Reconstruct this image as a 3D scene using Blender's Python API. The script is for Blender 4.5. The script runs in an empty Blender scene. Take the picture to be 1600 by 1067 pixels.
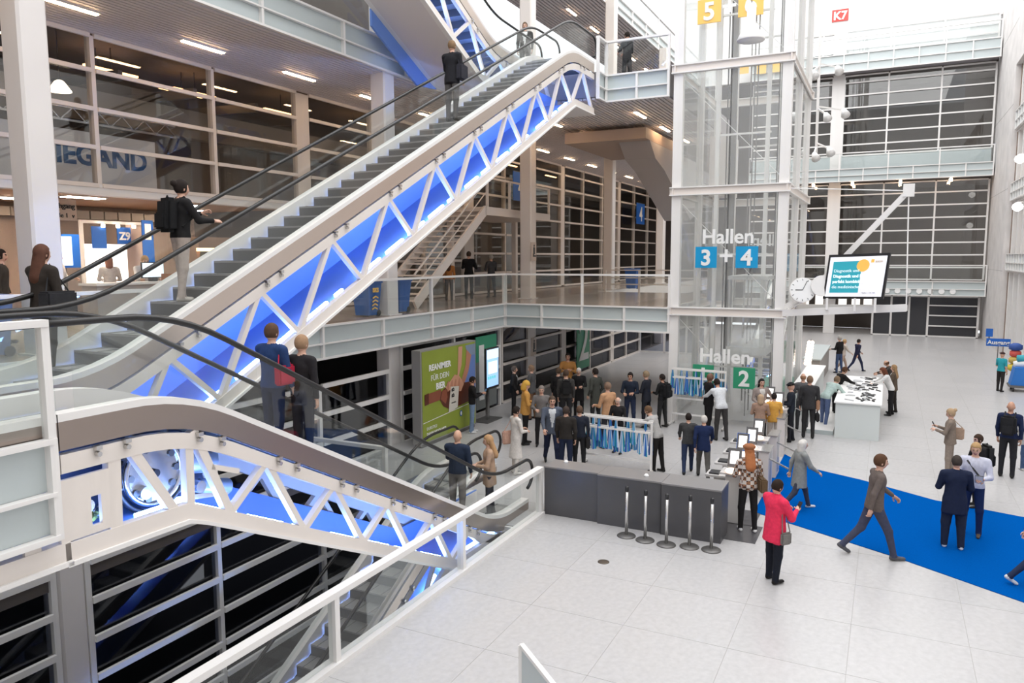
import bpy, bmesh, math, random
import numpy as np
from mathutils import Matrix, Vector
random.seed(7)
scene = bpy.context.scene
COL = scene.collection
# ---------------------------------------------------------------- camera
FPX, CAMH = 1178.0, 5.2
def _dir(px, py):
    v = Vector((px-800, -(py-533.5), -FPX)); return v.normalized()
_X = _dir(1390, 401); _Y = _dir(-1580, 411)
_Y = (_Y - _X*_X.dot(_Y)).normalized(); _Z = _X.cross(_Y)
ROT = Matrix((_X, _Y, _Z))            # camera -> world
CAM = Vector((0, 0, CAMH))
cd = bpy.data.cameras.new('camera'); cam = bpy.data.objects.new('camera', cd); COL.objects.link(cam)
cd.sensor_width = 36; cd.lens = FPX*36/1600; cd.clip_start = .1; cd.clip_end = 400
cam.matrix_world = Matrix.Translation(CAM) @ ROT.to_4x4()
scene.camera = cam
def _ray(px, py): return ROT @ Vector((px-800, -(py-533.5), -FPX))
def at_z(px, py, z=0.0): r = _ray(px, py); return CAM + r*((z-CAMH)/r.z)
def at_x(px, py, x): r = _ray(px, py); return CAM + r*(x/r.x)
def at_y(px, py, y): r = _ray(px, py); return CAM + r*(y/r.y)
# ---------------------------------------------------------------- sky, light, exposure
w = bpy.data.worlds.new('world'); scene.world = w; w.use_nodes = True
bg = w.node_tree.nodes['Background']; bg.inputs[0].default_value = (.93, .96, 1, 1); bg.inputs[1].default_value = 1.6
def area(name, loc, sx, sy, power, col, rot=(0, 0, 0)):
    l = bpy.data.lights.new(name, 'AREA'); l.shape = 'RECTANGLE'; l.size = sx; l.size_y = sy; l.energy = power; l.color = col
    o = bpy.data.objects.new(name, l); COL.objects.link(o); o.location = loc; o.rotation_euler = rot; return o
area('glass_roof_daylight', (26, 3, 25.5), 60, 17, 8500, (1, .985, .965))
vs = scene.view_settings
vs.view_transform = 'Standard'; vs.look = 'None'; vs.exposure = 0.0; vs.gamma = 1.0; vs.use_curve_mapping = False
try:
    scene.cycles.transparent_max_bounces = 16; scene.cycles.max_bounces = 7; scene.cycles.glossy_bounces = 3
    scene.cycles.caustics_reflective = False; scene.cycles.caustics_refractive = False; scene.cycles.sample_clamp_indirect = 6
except Exception: pass
# ---------------------------------------------------------------- materials
MATS = {}
def mat(name, col, rough=.5, metal=0., noise=None, emit=None, spec=None):
    if name in MATS: return MATS[name]
    m = bpy.data.materials.new(name); m.use_nodes = True; nt = m.node_tree; b = nt.nodes['Principled BSDF']
    c = (*col, 1) if len(col) == 3 else col
    b.inputs['Base Color'].default_value = c; b.inputs['Roughness'].default_value = rough; b.inputs['Metallic'].default_value = metal
    if spec is not None: b.inputs['Specular IOR Level'].default_value = spec
    if noise:
        sc, amt = noise
        tc = nt.nodes.new('ShaderNodeTexCoord'); n = nt.nodes.new('ShaderNodeTexNoise'); n.inputs['Scale'].default_value = sc; n.inputs['Detail'].default_value = 4
        r = nt.nodes.new('ShaderNodeMapRange'); r.inputs['From Min'].default_value = .3; r.inputs['From Max'].default_value = .7
        r.inputs['To Min'].default_value = 1-amt; r.inputs['To Max'].default_value = 1+amt
        mx = nt.nodes.new('ShaderNodeVectorMath'); mx.operation = 'SCALE'; mx.inputs[0].default_value = c[:3]
        nt.links.new(tc.outputs['Object'], n.inputs['Vector']); nt.links.new(n.outputs['Fac'], r.inputs['Value'])
        nt.links.new(r.outputs['Result'], mx.inputs['Scale']); nt.links.new(mx.outputs['Vector'], b.inputs['Base Color'])
    if emit:
        b.inputs['Emission Color'].default_value = (*emit[0], 1); b.inputs['Emission Strength'].default_value = emit[1]
    MATS[name] = m; return m
def glassmat(name, tint=(.97, .985, .98), refl=.07, rough=.01, haze=None):
    m = bpy.data.materials.new(name); m.use_nodes = True; nt = m.node_tree
    for n in list(nt.nodes): nt.nodes.remove(n)
    out = nt.nodes.new('ShaderNodeOutputMaterial'); t = nt.nodes.new('ShaderNodeBsdfTransparent'); t.inputs[0].default_value = (*tint, 1)
    g = nt.nodes.new('ShaderNodeBsdfGlossy'); g.inputs[0].default_value = (1, 1, 1, 1); g.inputs['Roughness'].default_value = rough
    lw = nt.nodes.new('ShaderNodeLayerWeight'); lw.inputs[0].default_value = .5
    f = nt.nodes.new('ShaderNodeMath'); f.operation = 'POWER'; f.inputs[1].default_value = 5; nt.links.new(lw.outputs['Facing'], f.inputs[0])
    a = nt.nodes.new('ShaderNodeMath'); a.operation = 'MULTIPLY_ADD'; a.inputs[1].default_value = .35; a.inputs[2].default_value = refl/2; a.use_clamp = True
    mx = nt.nodes.new('ShaderNodeMixShader')
    nt.links.new(f.outputs[0], a.inputs[0]); nt.links.new(a.outputs[0], mx.inputs[0]); src = t
    if haze:
        d = nt.nodes.new('ShaderNodeBsdfDiffuse'); d.inputs[0].default_value = (*haze[0], 1)
        m2 = nt.nodes.new('ShaderNodeMixShader'); m2.inputs[0].default_value = haze[1]
        nt.links.new(t.outputs[0], m2.inputs[1]); nt.links.new(d.outputs[0], m2.inputs[2]); src = m2
    nt.links.new(src.outputs[0], mx.inputs[1]); nt.links.new(g.outputs[0], mx.inputs[2]); nt.links.new(mx.outputs[0], out.inputs[0])
    MATS[name] = m; return m
WHITE = mat('white_steel', (.80, .78, .76), .4, noise=(1.5, .03))
CREAM = mat('cream_steel', (.76, .70, .65), .4, noise=(1.2, .03))
COLM = mat('column_paint', (.76, .72, .70), .55, noise=(.8, .03))
PANEL = mat('grey_green_panel', (.50, .555, .56), .35, noise=(.9, .04))
CONC = mat('concrete', (.68, .655, .64), .8, noise=(1.1, .10))
STONE = mat('granite_floor', (.47, .46, .46), .32, noise=(16, .07))
STONE2 = mat('granite_floor_darker', (.462, .454, .454), .30, noise=(16, .07))
JOINT = mat('floor_joint', (.40, .385, .37), .8)
POLISH = mat('polished_gallery_floor', (.44, .37, .32), .18, noise=(3, .06))
CARPET = mat('blue_carpet', (.001, .078, .33), .97, noise=(60, .10), spec=.0)
DARK = mat('dark_counter', (.075, .073, .078), .32, noise=(1.2, .10))
DARKTOP = mat('dark_counter_top', (.22, .21, .21), .3)
BLACK = mat('black_rubber', (.012, .011, .011), .42)
BLACKM = mat('black_plastic', (.02, .02, .022), .35)
STEEL = mat('stainless', (.62, .61, .60), .26, 1.)
SATIN_SHADED = mat('satin_cladding_shaded', (.36, .30, .265), .28, .9)  # darker copy: the dim surroundings it mirrors are put into the colour
SATIN_LIT = mat('satin_cladding_lit', (.62, .53, .47), .30, .8)  # lighter copy of the same cladding: brighter reflections put into the colour
DARKST = mat('dark_steel', (.16, .155, .15), .45, .6)
TREAD = mat('escalator_tread', (.34, .335, .33), .5, .5)
RISER = mat('escalator_riser', (.13, .13, .13), .6, .3)
CEIL = mat('ceiling_back', (.30, .28, .29), .8)
SLAT = mat('ceiling_slat', (.66, .62, .63), .5)
LEDGLOW = mat('led_glow_tray', (.15, .29, .74), .45)  # glow of the blue LED tubes put into the base colour
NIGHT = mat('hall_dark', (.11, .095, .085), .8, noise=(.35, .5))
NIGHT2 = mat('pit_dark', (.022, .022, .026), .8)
WOOD = mat('hall_wood', (.33, .20, .13), .6, noise=(2, .15))
BEIGE = mat('hall_beige', (.74, .58, .48), .7)
BINB = mat('bin_blue', (.012, .10, .36), .5)
GLASS = glassmat('clear_glass')
GLASSF = glassmat('facade_glass', (.90, .90, .89), .10)
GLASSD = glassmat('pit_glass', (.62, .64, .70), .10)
GLASSB = glassmat('balustrade_glass', (.96, .975, .97), .07)
GLASSM = glassmat('misty_glass', (.975, .985, .98), .08, haze=((.9, .9, .89), .12))
LEDB = mat('blue_led', (.2, .4, 1), .5, emit=((.27, .47, 1.0), 60))
WARM = mat('warm_lamp', (1, .8, .6), .5, emit=((1.0, .66, .38), 42))
WARMS = mat('warm_strip', (1, .6, .3), .5, emit=((1.0, .55, .25), 5.0))
DAYW = mat('daylight_window', (1, 1, 1), .5, emit=((1, .97, .93), 2.6))
BOOTHW = mat('booth_white_glow', (.9, .9, .92), .5, emit=((1, .97, .95), 1.3))  # emission stands in for light falling on the booth wall
BOARDG = mat('sign_board_grey', (.42, .42, .43), .5, emit=((.9, .9, .95), .12))
LOBBY = mat('lobby_daylight', (1, 1, 1), .5, emit=((1, .95, .88), 1.3))
ORD = 'first second third fourth fifth sixth seventh eighth ninth tenth eleventh twelfth thirteenth fourteenth fifteenth sixteenth seventeenth eighteenth nineteenth twentieth twenty-first twenty-second twenty-third twenty-fourth twenty-fifth twenty-sixth twenty-seventh twenty-eighth twenty-ninth thirtieth thirty-first thirty-second thirty-third thirty-fourth thirty-fifth thirty-sixth'.split()
LTXT = mat('letter_white', (.85, .85, .84), .5)
CYAN = mat('sign_cyan', (.0, .31, .62), .4)
GREEN = mat('sign_green', (.03, .30, .155), .4)
YELL = mat('sign_yellow', (.90, .55, .13), .4)
BLUE = mat('sign_blue', (.01, .12, .50), .5)
RED = mat('sign_red', (.72, .06, .05), .5)
# ---------------------------------------------------------------- object helpers
def link(name, data, m=None, parent=None, label=None, cat=None, group=None, kind=None, keep=False):
    o = bpy.data.objects.new(name, data); COL.objects.link(o)
    if m is not None and data is not None and len(data.materials) == 0: data.materials.append(m)
    if parent is not None:
        o.parent = parent
        if not keep: o.location = -parent_loc(parent)
    for k, v in (('label', label), ('category', cat), ('group', group), ('kind', kind)):
        if v: o[k] = v
    return o
def parent_loc(p):
    L = Vector(p.location)
    while p.parent: p = p.parent; L = L + Vector(p.location)
    return L
def thing(name, label, cat, loc=(0, 0, 0), group=None, kind=None):
    o = link(name, None, label=label, cat=cat, group=group, kind=kind); o.location = loc; o.empty_display_size = .2; return o
def struct(name, label, cat, loc=(0, 0, 0), group=None): return thing(name, label, cat, loc, group, 'structure')
_cubes = {}
def unit(m, bev=False):
    k = (m.name, bev)
    if k not in _cubes:
        me = bpy.data.meshes.new('box_'+m.name); bm = bmesh.new(); bmesh.ops.create_cube(bm, size=1); bm.to_mesh(me); bm.free(); me.materials.append(m); _cubes[k] = me
    return _cubes[k]
def box(name, m, parent, x0, x1, y0, y1, z0, z1, **kw):
    o = link(name, unit(m), parent=parent, keep=True, **kw)
    L = parent_loc(parent) if parent else Vector((0, 0, 0))
    o.location = Vector(((x0+x1)/2, (y0+y1)/2, (z0+z1)/2)) - L
    o.scale = (abs(x1-x0), abs(y1-y0), abs(z1-z0)); return o
def beam(name, m, parent, p, q, wd, ht, up=(0, 0, 1), **kw):
    p = Vector(p); q = Vector(q); d = q-p; ln = d.length; d.normalize()
    upv = Vector(up); s = upv.cross(d)
    if s.length < 1e-4: s = Vector((0, 1, 0)).cross(d)
    s.normalize(); u = d.cross(s)
    o = link(name, unit(m), parent=parent, keep=True, **kw)
    L = parent_loc(parent) if parent else Vector((0, 0, 0))
    M = Matrix((d*ln, s*wd, u*ht)).transposed().to_4x4(); M.translation = (p+q)/2 - L
    o.matrix_local = M; return o
class MB:
    def __init__(s): s.v = []; s.f = []; s.m = []
    def add(s, v, f, mi=0):
        n = len(s.v); s.v += [tuple(a) for a in v]; s.f += [tuple(i+n for i in q) for q in f]; s.m += [mi]*len(f); return s
    def box(s, x0, x1, y0, y1, z0, z1, mi=0):
        x0, x1 = sorted((x0, x1)); y0, y1 = sorted((y0, y1)); z0, z1 = sorted((z0, z1))
        return s.add([(x, y, z) for z in (z0, z1) for y in (y0, y1) for x in (x0, x1)],
                     [(0, 2, 3, 1), (4, 5, 7, 6), (0, 1, 5, 4), (2, 6, 7, 3), (0, 4, 6, 2), (1, 3, 7, 5)], mi)
    def prism(s, pts, axis, a0, a1, mi=0):
        def P(p, a): return (p[0], a, p[1]) if axis == 'y' else ((a, p[0], p[1]) if axis == 'x' else (p[0], p[1], a))
        n = len(pts); return s.add([P(p, a0) for p in pts]+[P(p, a1) for p in pts],
            [tuple(range(n))[::-1], tuple(range(n, 2*n))]+[(i, (i+1) % n, (i+1) % n+n, i+n) for i in range(n)], mi)
    def tube(s, pts, r, n=8, mi=0, closed=False, rz=None):
        pts = [Vector(p) for p in pts]; k = len(pts); rs = r if isinstance(r, (list, tuple)) else [r]*k; V = []; prev = None
        for i, p in enumerate(pts):
            d = (pts[(i+1) % k] if (closed or i < k-1) else p) - (pts[i-1] if (closed or i > 0) else p); d.normalize()
            a = Vector((0, 0, 1)) if prev is None else prev
            sd = d.cross(a)
            if sd.length < 1e-3: sd = d.cross(Vector((0, 1, 0)) if prev is None else Vector((1, 0, 0)))
            sd.normalize(); u = sd.cross(d); prev = u
            for j in range(n):
                t = 2*math.pi*j/n; V.append(p+sd*math.cos(t)*rs[i]+u*math.sin(t)*(rs[i] if rz is None else rz))
        F = []
        for i in range(k if closed else k-1):
            for j in range(n):
                a = i*n; b = ((i+1) % k)*n; F.append((a+j, a+(j+1) % n, b+(j+1) % n, b+j))
        if not closed: F += [tuple(range(n))[::-1], tuple((k-1)*n+j for j in range(n))]
        return s.add(V, F, mi)
    def lathe(s, prof, c, n=20, mi=0):
        V = [(c[0]+r*math.cos(2*math.pi*j/n), c[1]+r*math.sin(2*math.pi*j/n), c[2]+z) for r, z in prof for j in range(n)]
        F = [(i*n+j, i*n+(j+1) % n, (i+1)*n+(j+1) % n, (i+1)*n+j) for i in range(len(prof)-1) for j in range(n)]
        F += [tuple(range(n))[::-1], tuple((len(prof)-1)*n+j for j in range(n))]
        return s.add(V, F, mi)
    def mesh(s, name, mats, smooth=False):
        me = bpy.data.meshes.new(name); me.from_pydata([tuple(v) for v in s.v], [], s.f)
        for m in (mats if isinstance(mats, (list, tuple)) else [mats]): me.materials.append(m)
        if len(me.materials) > 1: me.polygons.foreach_set('material_index', s.m)
        if smooth: me.polygons.foreach_set('use_smooth', [True]*len(me.polygons))
        me.update(); return me
    def build(s, name, m, parent=None, smooth=False, **kw): return link(name, s.mesh(name, m, smooth), parent=parent, **kw)
def text(name, s, size, loc, m, parent, face='-x', depth=.02, bold=0., align='CENTER', **kw):
    c = bpy.data.curves.new(name, 'FONT'); c.body = s; c.size = size; c.extrude = depth/2; c.offset = bold; c.align_x = align; c.resolution_u = 3
    t = bpy.data.objects.new('tmp', c); COL.objects.link(t)
    dg = bpy.context.evaluated_depsgraph_get(); me = bpy.data.meshes.new_from_object(t.evaluated_get(dg)); bpy.data.objects.remove(t); bpy.data.curves.remove(c)
    me.name = name; me.materials.clear(); me.materials.append(m)
    r = {'-x': ((0, -1, 0), (0, 0, 1), (-1, 0, 0)), '+x': ((0, 1, 0), (0, 0, 1), (1, 0, 0)), '-y': ((1, 0, 0), (0, 0, 1), (0, -1, 0))}.get(face, face)
    M = Matrix(r).transposed().to_4x4(); M.translation = Vector(loc)
    me.transform(M); return link(name, me, parent=parent, **kw)
# ================================================================ the building
L1, L1B, L2, L2B, L3, L3B = 3.64, 2.81, 10.95, 10.1, 18.25, 17.4
def face_box(name, m, par, ax, a0, a1, c0, c1, z0, z1, **kw):
    return box(name, m, par, a0, a1, c0, c1, z0, z1, **kw) if ax == 'x' else box(name, m, par, c0, c1, a0, a1, z0, z1, **kw)
def girder(name, label, ax, c, a0, a1, zt, zb, step=2.35, rail=True, out=-1, first=0, pane=None, post_every=2, wm=None):
    """slab edge: grey panels between white flanges and stiffeners, glass railing above; out = side the edge looks to"""
    wm = wm or WHITE
    par = struct(name, label, 'railing' if rail else 'slab edge', ((a0, c, zb) if ax == 'x' else (c, a0, zb)))
    zm = (zt+zb)/2-.02
    for z, t in ((zt, .05), (zm, .035), (zb+.05, .05)): face_box('flange', wm, par, ax, a0, a1, c-.02, c+.11*out, z-t, z)
    n = max(1, round((a1-a0)/step)); ts = [a0+(a1-a0)*i/n for i in range(n+1)]
    for i in range(n):
        for u, v in ((zb+.05, zm-.035), (zm, zt-.05)): face_box('panel', PANEL, par, ax, ts[i]+.02, ts[i+1]-.02, c-.03*out, c+.015*out, u, v)
    for i, t in enumerate(ts): face_box('stiffener', wm, par, ax, t-.035, t+.035, c, c+.10*out, zb, zt)
    if rail:
        ps = [t for i, t in enumerate(ts) if (i-first) % post_every == 0]
        if ts[-1] not in ps: ps.append(ts[-1])
        if ts[0] not in ps: ps.insert(0, ts[0])
        for t in ps: face_box('post', wm, par, ax, t-.035, t+.035, c+.0*out, c+.09*out, zt, zt+1.0)
        face_box('handrail', wm, par, ax, a0-.03, a1+.03, c-.02*out, c+.10*out, zt+.97, zt+1.03)
        for i in range(len(ps)-1): face_box('pane', pane or GLASSB, par, ax, ps[i]+.05, ps[i+1]-.05, c+.04*out, c+.052*out, zt+.05, zt+.96)
    return par
def facade(name, label, ax, c, ts, zs, pane=None, mw=.10, th=.09, out=-1, wm=None, wide=(), cat='window', ledge=False, skip=()):
    wm = wm or WHITE
    par = struct(name, label, cat, ((ts[0], c, zs[0]) if ax == 'x' else (c, ts[0], zs[0])))
    for i, t in enumerate(ts):
        h = (.25 if i in wide else mw/2); face_box('mullion', wm, par, ax, t-h, t+h, c-.09, c+.09, zs[0], zs[-1])
    for i in range(len(ts)-1):
        g0 = ts[i]+(.25 if i in wide else mw/2); g1 = ts[i+1]-(.25 if i+1 in wide else mw/2)
        for z in zs: face_box('transom', wm, par, ax, g0, g1, c-.06, c+.13*out, z-th/2, z+th/2)
        for j in range(len(zs)-1):
            if (i, j) in skip: continue
            face_box('pane', pane or GLASSF, par, ax, g0, g1, c-.008, c+.008, zs[j]+th/2, zs[j+1]-th/2)
    return par
# ---------------------------------------------------------------- ground floor: slab with the escalator pit, stone slabs in view
flo = struct('floor', 'light grey granite floor of the entrance hall', 'floor')
for (x0, x1, y0, y1) in ((-9, 60, -9, 6.05), (12.75, 60, 6.05, 8.3), (15.7, 60, 8.3, 9.95), (13.6, 60, 9.95, 12.2)):
    box('floor_bed', JOINT, flo, x0, x1, y0, y1, -.45, -.004)
random.seed(3); TS = 1.45; BED = []
def slab_cells():
    x = -9+.0
    while x < 60:
        y = 6.05
        while y > -9: yield x, y-TS, min(TS, 60-x), TS; y -= TS
        x += TS
near, rest = [], MB()
for x, y, dx, dy in slab_cells():
    m = STONE if random.random() < .72 else STONE2
    c = at_z(800, 1060)
    if 4 < x < 26 and -6.2 < y: near.append((x, y, dx, dy, m))
    else: rest.box(x+.003, x+dx-.003, y+.003, y+dy-.003, -.02, 0, 0 if m is STONE else 1)
for x, y, dx, dy, m in near: box('stone_tile', m, flo, x+.003, x+dx-.003, y+.003, y+dy-.003, -.03, 0)
for (x0, x1, y0, y1) in ((12.75, 60, 6.05, 8.3), (15.7, 60, 8.3, 9.95), (13.6, 60, 9.95, 12.2)):
    x = x0
    while x < x1-.1:
        rest.box(x+.003, min(x+TS, x1)-.003, y0+.003, y1-.003, -.02, 0, random.choice((0, 0, 1))); x += TS
ro = rest.build('stone_tiles', [STONE, STONE2], flo); ro['kind'] = 'stuff'
# pit below the escalators
pit = struct('wall_pit', 'dark walls and floor of the escalator pit', 'pit')
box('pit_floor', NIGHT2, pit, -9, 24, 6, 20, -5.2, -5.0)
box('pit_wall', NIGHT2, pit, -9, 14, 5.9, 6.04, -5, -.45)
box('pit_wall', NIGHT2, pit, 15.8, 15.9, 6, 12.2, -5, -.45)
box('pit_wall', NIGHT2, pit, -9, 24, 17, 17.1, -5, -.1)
for a in ((-9, 12.75, 6.03, 6.10),): box('pit_fascia', WHITE, pit, *a, -.42, -.02)
box('pit_fascia', WHITE, pit, 12.69, 12.75, 6.05, 8.3, -.42, -.02); box('pit_fascia', WHITE, pit, 13.54, 13.6, 9.95, 12.1, -.42, -.02)
# ground level hall behind the glass
hall = struct('wall_hall', 'dim exhibition hall behind the ground floor glazing', 'hall')
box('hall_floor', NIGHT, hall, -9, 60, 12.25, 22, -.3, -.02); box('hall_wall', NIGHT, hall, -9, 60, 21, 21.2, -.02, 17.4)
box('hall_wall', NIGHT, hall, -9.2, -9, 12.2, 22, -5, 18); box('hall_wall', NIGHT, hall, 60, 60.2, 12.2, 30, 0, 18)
# ---------------------------------------------------------------- upper floors
f1 = struct('floor_gallery', 'polished floor of the first gallery and bridge', 'floor', (0, 12, L1B))
for (x0, x1, y0, y1) in ((-9, 60, 12.0, 21), (23.5, 33, 6.1, 12.0), (-9, 3.9, 6.55, 12.0)):
    box('slab', CREAM, f1, x0, x1, y0, y1, L1B+.02, L1-.03); box('floor_finish', POLISH, f1, x0, x1, y0, y1, L1-.03, L1)
girder('trim_1', 'glazed railing and panelled edge of the first floor gallery', 'x', 12.0, 4.3, 23.5, L1, L1B, first=0)
girder('trim_2', 'glazed railing and panelled edge of the bridge to the lift', 'y', 23.5, 6.15, 12.0, L1, L1B, step=1.46)
girder('trim_3', 'near railing end with white post beside the escalator heads', 'x', 6.5, -6, 3.95, L1+.02, L1B-.06, step=3.3, post_every=1)
f2 = struct('ceiling', 'slatted ceiling under the second floor gallery and bridge', 'ceiling', (0, 12, L2B))
c2 = ((-9, 23.5, 12.2, 15.9), (23.5, 60, 11.4, 15.9), (23.5, 34, 6.3, 11.4), (22.8, 23.5, 8.4, 12.2))
for (x0, x1, y0, y1) in c2: box('slab', CEIL, f2, x0, x1, y0, y1, L2B+.08, L2-.02)
sl = MB()
for (x0, x1, y0, y1) in c2:
    y = y0+.06
    while y < y1-.08: sl.box(x0+.03, x1, y, y+.10, L2B, L2B+.06); y += .145
so = sl.build('ceiling_slats', SLAT, f2); so['kind'] = 'stuff'
girder('trim_4', 'panelled edge of the second floor gallery over the slatted ceiling', 'x', 12.2, -9, 23.3, L2, L2B, step=2.75)
girder('trim_5', 'panelled bridge edge beside the head of the long escalator', 'y', 23.5, 6.3, 8.3, L2, L2B, step=1.0)
girder('trim_6', 'short glazed railing end at the escalator head landing', 'x', 8.38, 22.75, 23.5, L2, L2B, step=.75, post_every=1)
f3 = struct('ceiling_upper', 'slatted ceiling under the third floor gallery', 'ceiling', (30, 13, L3B))
c3 = ((20, 60, 12.9, 17),)
sl = MB()
for (x0, x1, y0, y1) in c3:
    box('slab', CEIL, f3, x0, x1, y0, y1, L3B+.08, L3-.02); y = y0+.06
    while y < y1-.08: sl.box(x0+.03, x1, y, y+.11, L3B, L3B+.06); y += .19
so = sl.build('ceiling_slats', SLAT, f3); so['kind'] = 'stuff'
girder('trim_7', 'white railing and panelled edge of the third floor gallery', 'x', 12.9, 20, 58, L3, L3B, step=2.6)
# columns along the gallery
for i, x in enumerate((7.68, 17.2, 26.4, 35.8, 45.2)):
    c = struct('column', ['large pale column beside the head of the lower escalator', 'pale column above the two blue bins on the gallery', 'cream column at the bridge with a pictogram plate',
        'second cream column along the gallery behind the bridge', 'far cream column next to the lift'][i], 'column', (x, 12.45, -5))
    me = MB().prism([(-.24, -.20), (-.20, -.24), (.20, -.24), (.24, -.20), (.24, .20), (.20, .24), (-.20, .24), (-.24, .20)], 'z', -5 if i < 2 else 0, L3B).mesh('shaft', COLM if i < 2 else CREAM)
    o = link('shaft', me, parent=c, keep=True); o.location = (0, 0, 5)
    b_ = box('base_plate', WHITE, c, x-.30, x+.30, 12.45-.30, 12.45+.30, L1, L1+.03)
# ---------------------------------------------------------------- glazing
zg = [-4.98+.71*k for k in range(11)]
facade('window_1', 'dark glazing with white transoms behind the escalator pit', 'x', 12.28, [7.95, 10.8, 14.05, 16.9], [z for z in zg if z < 2.8], pane=GLASSD, th=.115)
facade('window_2', 'dark glazing beside the lower column at the pit end', 'x', 12.28, [1.2, 4.3, 7.35], [z for z in zg if z < 2.8], pane=GLASSD, th=.115)
facade('window_3', 'ground floor glazing behind the green beer billboard', 'x', 12.28, [17.5, 20.4, 23.55], [-.05, .68, 1.39, 2.1, 2.75], pane=GLASSD, th=.115)
facade('window_4', 'ground floor glazing behind the crowd, right of the screen stand', 'x', 12.28, [23.7, 26.1, 29.4, 32.6, 35.5, 38, 40.4], [.04, .72, 1.42, 2.1, 2.75], pane=GLASSD, wm=CREAM, wide=(1, 2))
facade('window_5', 'far ground floor glazing closing the side hall', 'y', 40.4, [8.6, 9.6, 10.8, 12.2], [.04, 1.5, 2.75], pane=GLASSD)
xs = [1.4, 4.7, 8.0, 11.2, 14.5, 17.8]
facade('window_6', 'tall upper gallery glazing with the exhibition hall behind it', 'x', 15.9, xs, [6.83, 7.66, 8.49, 9.31, 10.05], wide=(5,), wm=CREAM)
facade('window_7', 'gallery glazing behind the white staircase', 'x', 15.9, [18.05, 21.2, 24.4, 27.6], [3.72, 5.1, 5.95, 6.8, 7.65, 8.5, 9.35, 10.05], wm=CREAM, wide=(3,))
facade('window_8', 'long gallery glazing beyond the bridge with blue numeral banners', 'x', 15.9, [27.9, 31.1, 34.4, 37.9, 41, 44.2, 47.4, 50.7, 54, 57.2], [3.72, 4.55, 5.4, 6.25, 7.1, 7.95, 8.8, 9.6, 10.05], wm=CREAM, wide=(0, 3, 6))
# ceiling lamps ------------------------------------------------------
lamp_b = MB().box(-.62, .62, -.075, .075, 0, .05).mesh('housing', WHITE); lamp_e = MB().box(-.58, .58, -.05, .05, -.022, 0).mesh('diffuser', WARM)
def lamp(x, y, z, label, group):
    t = thing('ceiling_light', label, 'light', (x, y, z), group=group)
    link('housing', lamp_b, parent=t, keep=True); link('diffuser', lamp_e, parent=t, keep=True)
G = 'lamps in the slatted ceiling over the gallery'
for k in range(15): lamp(6.6+3.2*k, 14.42, L2B-.03, ORD[k]+' slim warm ceiling lamp of the gallery row, counted from the large pale column', G)
G = 'lamps in the slatted ceiling over the bridge'
for y in (7.9, 11.2):
    for k, x in enumerate((25.8, 29.0, 32.2) if y < 9 else (26.1, 29.3, 32.5)): lamp(x, y, L2B-.03, ORD[k]+' warm lamp over the bridge in the row '+('next to the lift' if y < 9 else 'midway to the gallery'), G)
G = 'lamps under the third floor'
for k in range(9): lamp(26.5+3.3*k, 14.75, L3B-.03, ORD[k]+' warm lamp under the third floor, counted from the escalator side', G)
# ---------------------------------------------------------------- upper exhibition hall seen through the glass
uh = struct('wall_upper_hall', 'upper exhibition hall with dark ceiling behind the gallery glazing', 'hall')
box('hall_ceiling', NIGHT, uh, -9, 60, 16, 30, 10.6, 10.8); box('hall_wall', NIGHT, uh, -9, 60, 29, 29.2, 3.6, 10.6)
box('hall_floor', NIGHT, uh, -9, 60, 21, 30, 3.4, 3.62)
box('passage_ceiling', WOOD, uh, 3, 18.2, 16.0, 21.0, 6.72, 6.80); box('passage_wall', BEIGE, uh, 3, 18.2, 21.0, 21.1, 3.64, 6.72)
box('passage_beam', WHITE, uh, 3, 17.6, 15.8, 16.1, 6.62, 6.86)
for k in range(7): beam('ceiling_truss', DARKST, uh, (6+k*2.2, 16.8, 9.6), (6+k*2.2, 28, 9.9), .12, .25)
for k in range(4): box('ceiling_duct', mat('duct_grey', (.32, .30, .28), .5, .4), uh, 4, 58, 18+k*2.6, 18.5+k*2.6, 9.0+.12*k, 9.4+.12*k)
sg = thing('exhibitor_sign_board', 'white hanging board with large blue letters behind the upper glazing', 'sign', (12.4, 17.5, 7.0))
box('board', BOARDG, sg, 9.9, 14.02, 17.5, 17.58, 7.02, 8.26)
text('letters', 'WIEGAND', .66, (12.18, 17.48, 7.48), mat('letter_navy', (.03, .13, .36), .5), sg, face='-y', bold=.02)
tr = thing('lighting_truss', 'bright aluminium lighting truss above the blue lettered board', 'truss', (12, 17.4, 8.5))
for dz in (0, .3): beam('chord', STEEL, tr, (9.5, 17.4, 8.45+dz), (14.6, 17.4, 8.45+dz), .05, .05)
for k in range(16): beam('brace', STEEL, tr, (9.5+k*.32, 17.4, 8.45+.3*(k % 2)), (9.82+k*.32, 17.4, 8.45+.3*((k+1) % 2)), .025, .025)
pl = thing('bell_lamp', 'glowing bell lamp hanging behind the leftmost upper glazing', 'lamp', (11.2, 17.0, 9.0))
MB().lathe([(.05, .25), (.10, .22), (.24, .02), (.24, 0)], (11.2, 17, 8.98)).build('shade', mat('lamp_glow', (1, .9, .7), emit=((1, .82, .6), 5)), pl, True); beam('rod', BLACKM, pl, (11.2, 17, 9.2), (11.2, 17, 10.6), .015, .015)
for i, (x, y) in enumerate(((13.4, 18.2), (13.2, 18.5), (16.2, 18.4), (16.0, 18.7), (19.6, 18.3), (23.5, 18.4), (31, 18), (36, 18), (42, 18.3))):
    t = thing('tube_light', ORD[i]+' warm tube light on the upper hall ceiling, counted away from the lettered board', 'light', (x, y, 10.0), group='tube lights in the upper hall')
    box('tube', WARMS, t, x-.75, x+.75, y-.05, y+.05, 10.0, 10.05); box('hanger', BLACKM, t, x-.01, x+.01, y-.01, y+.01, 10.05, 10.6)
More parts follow.
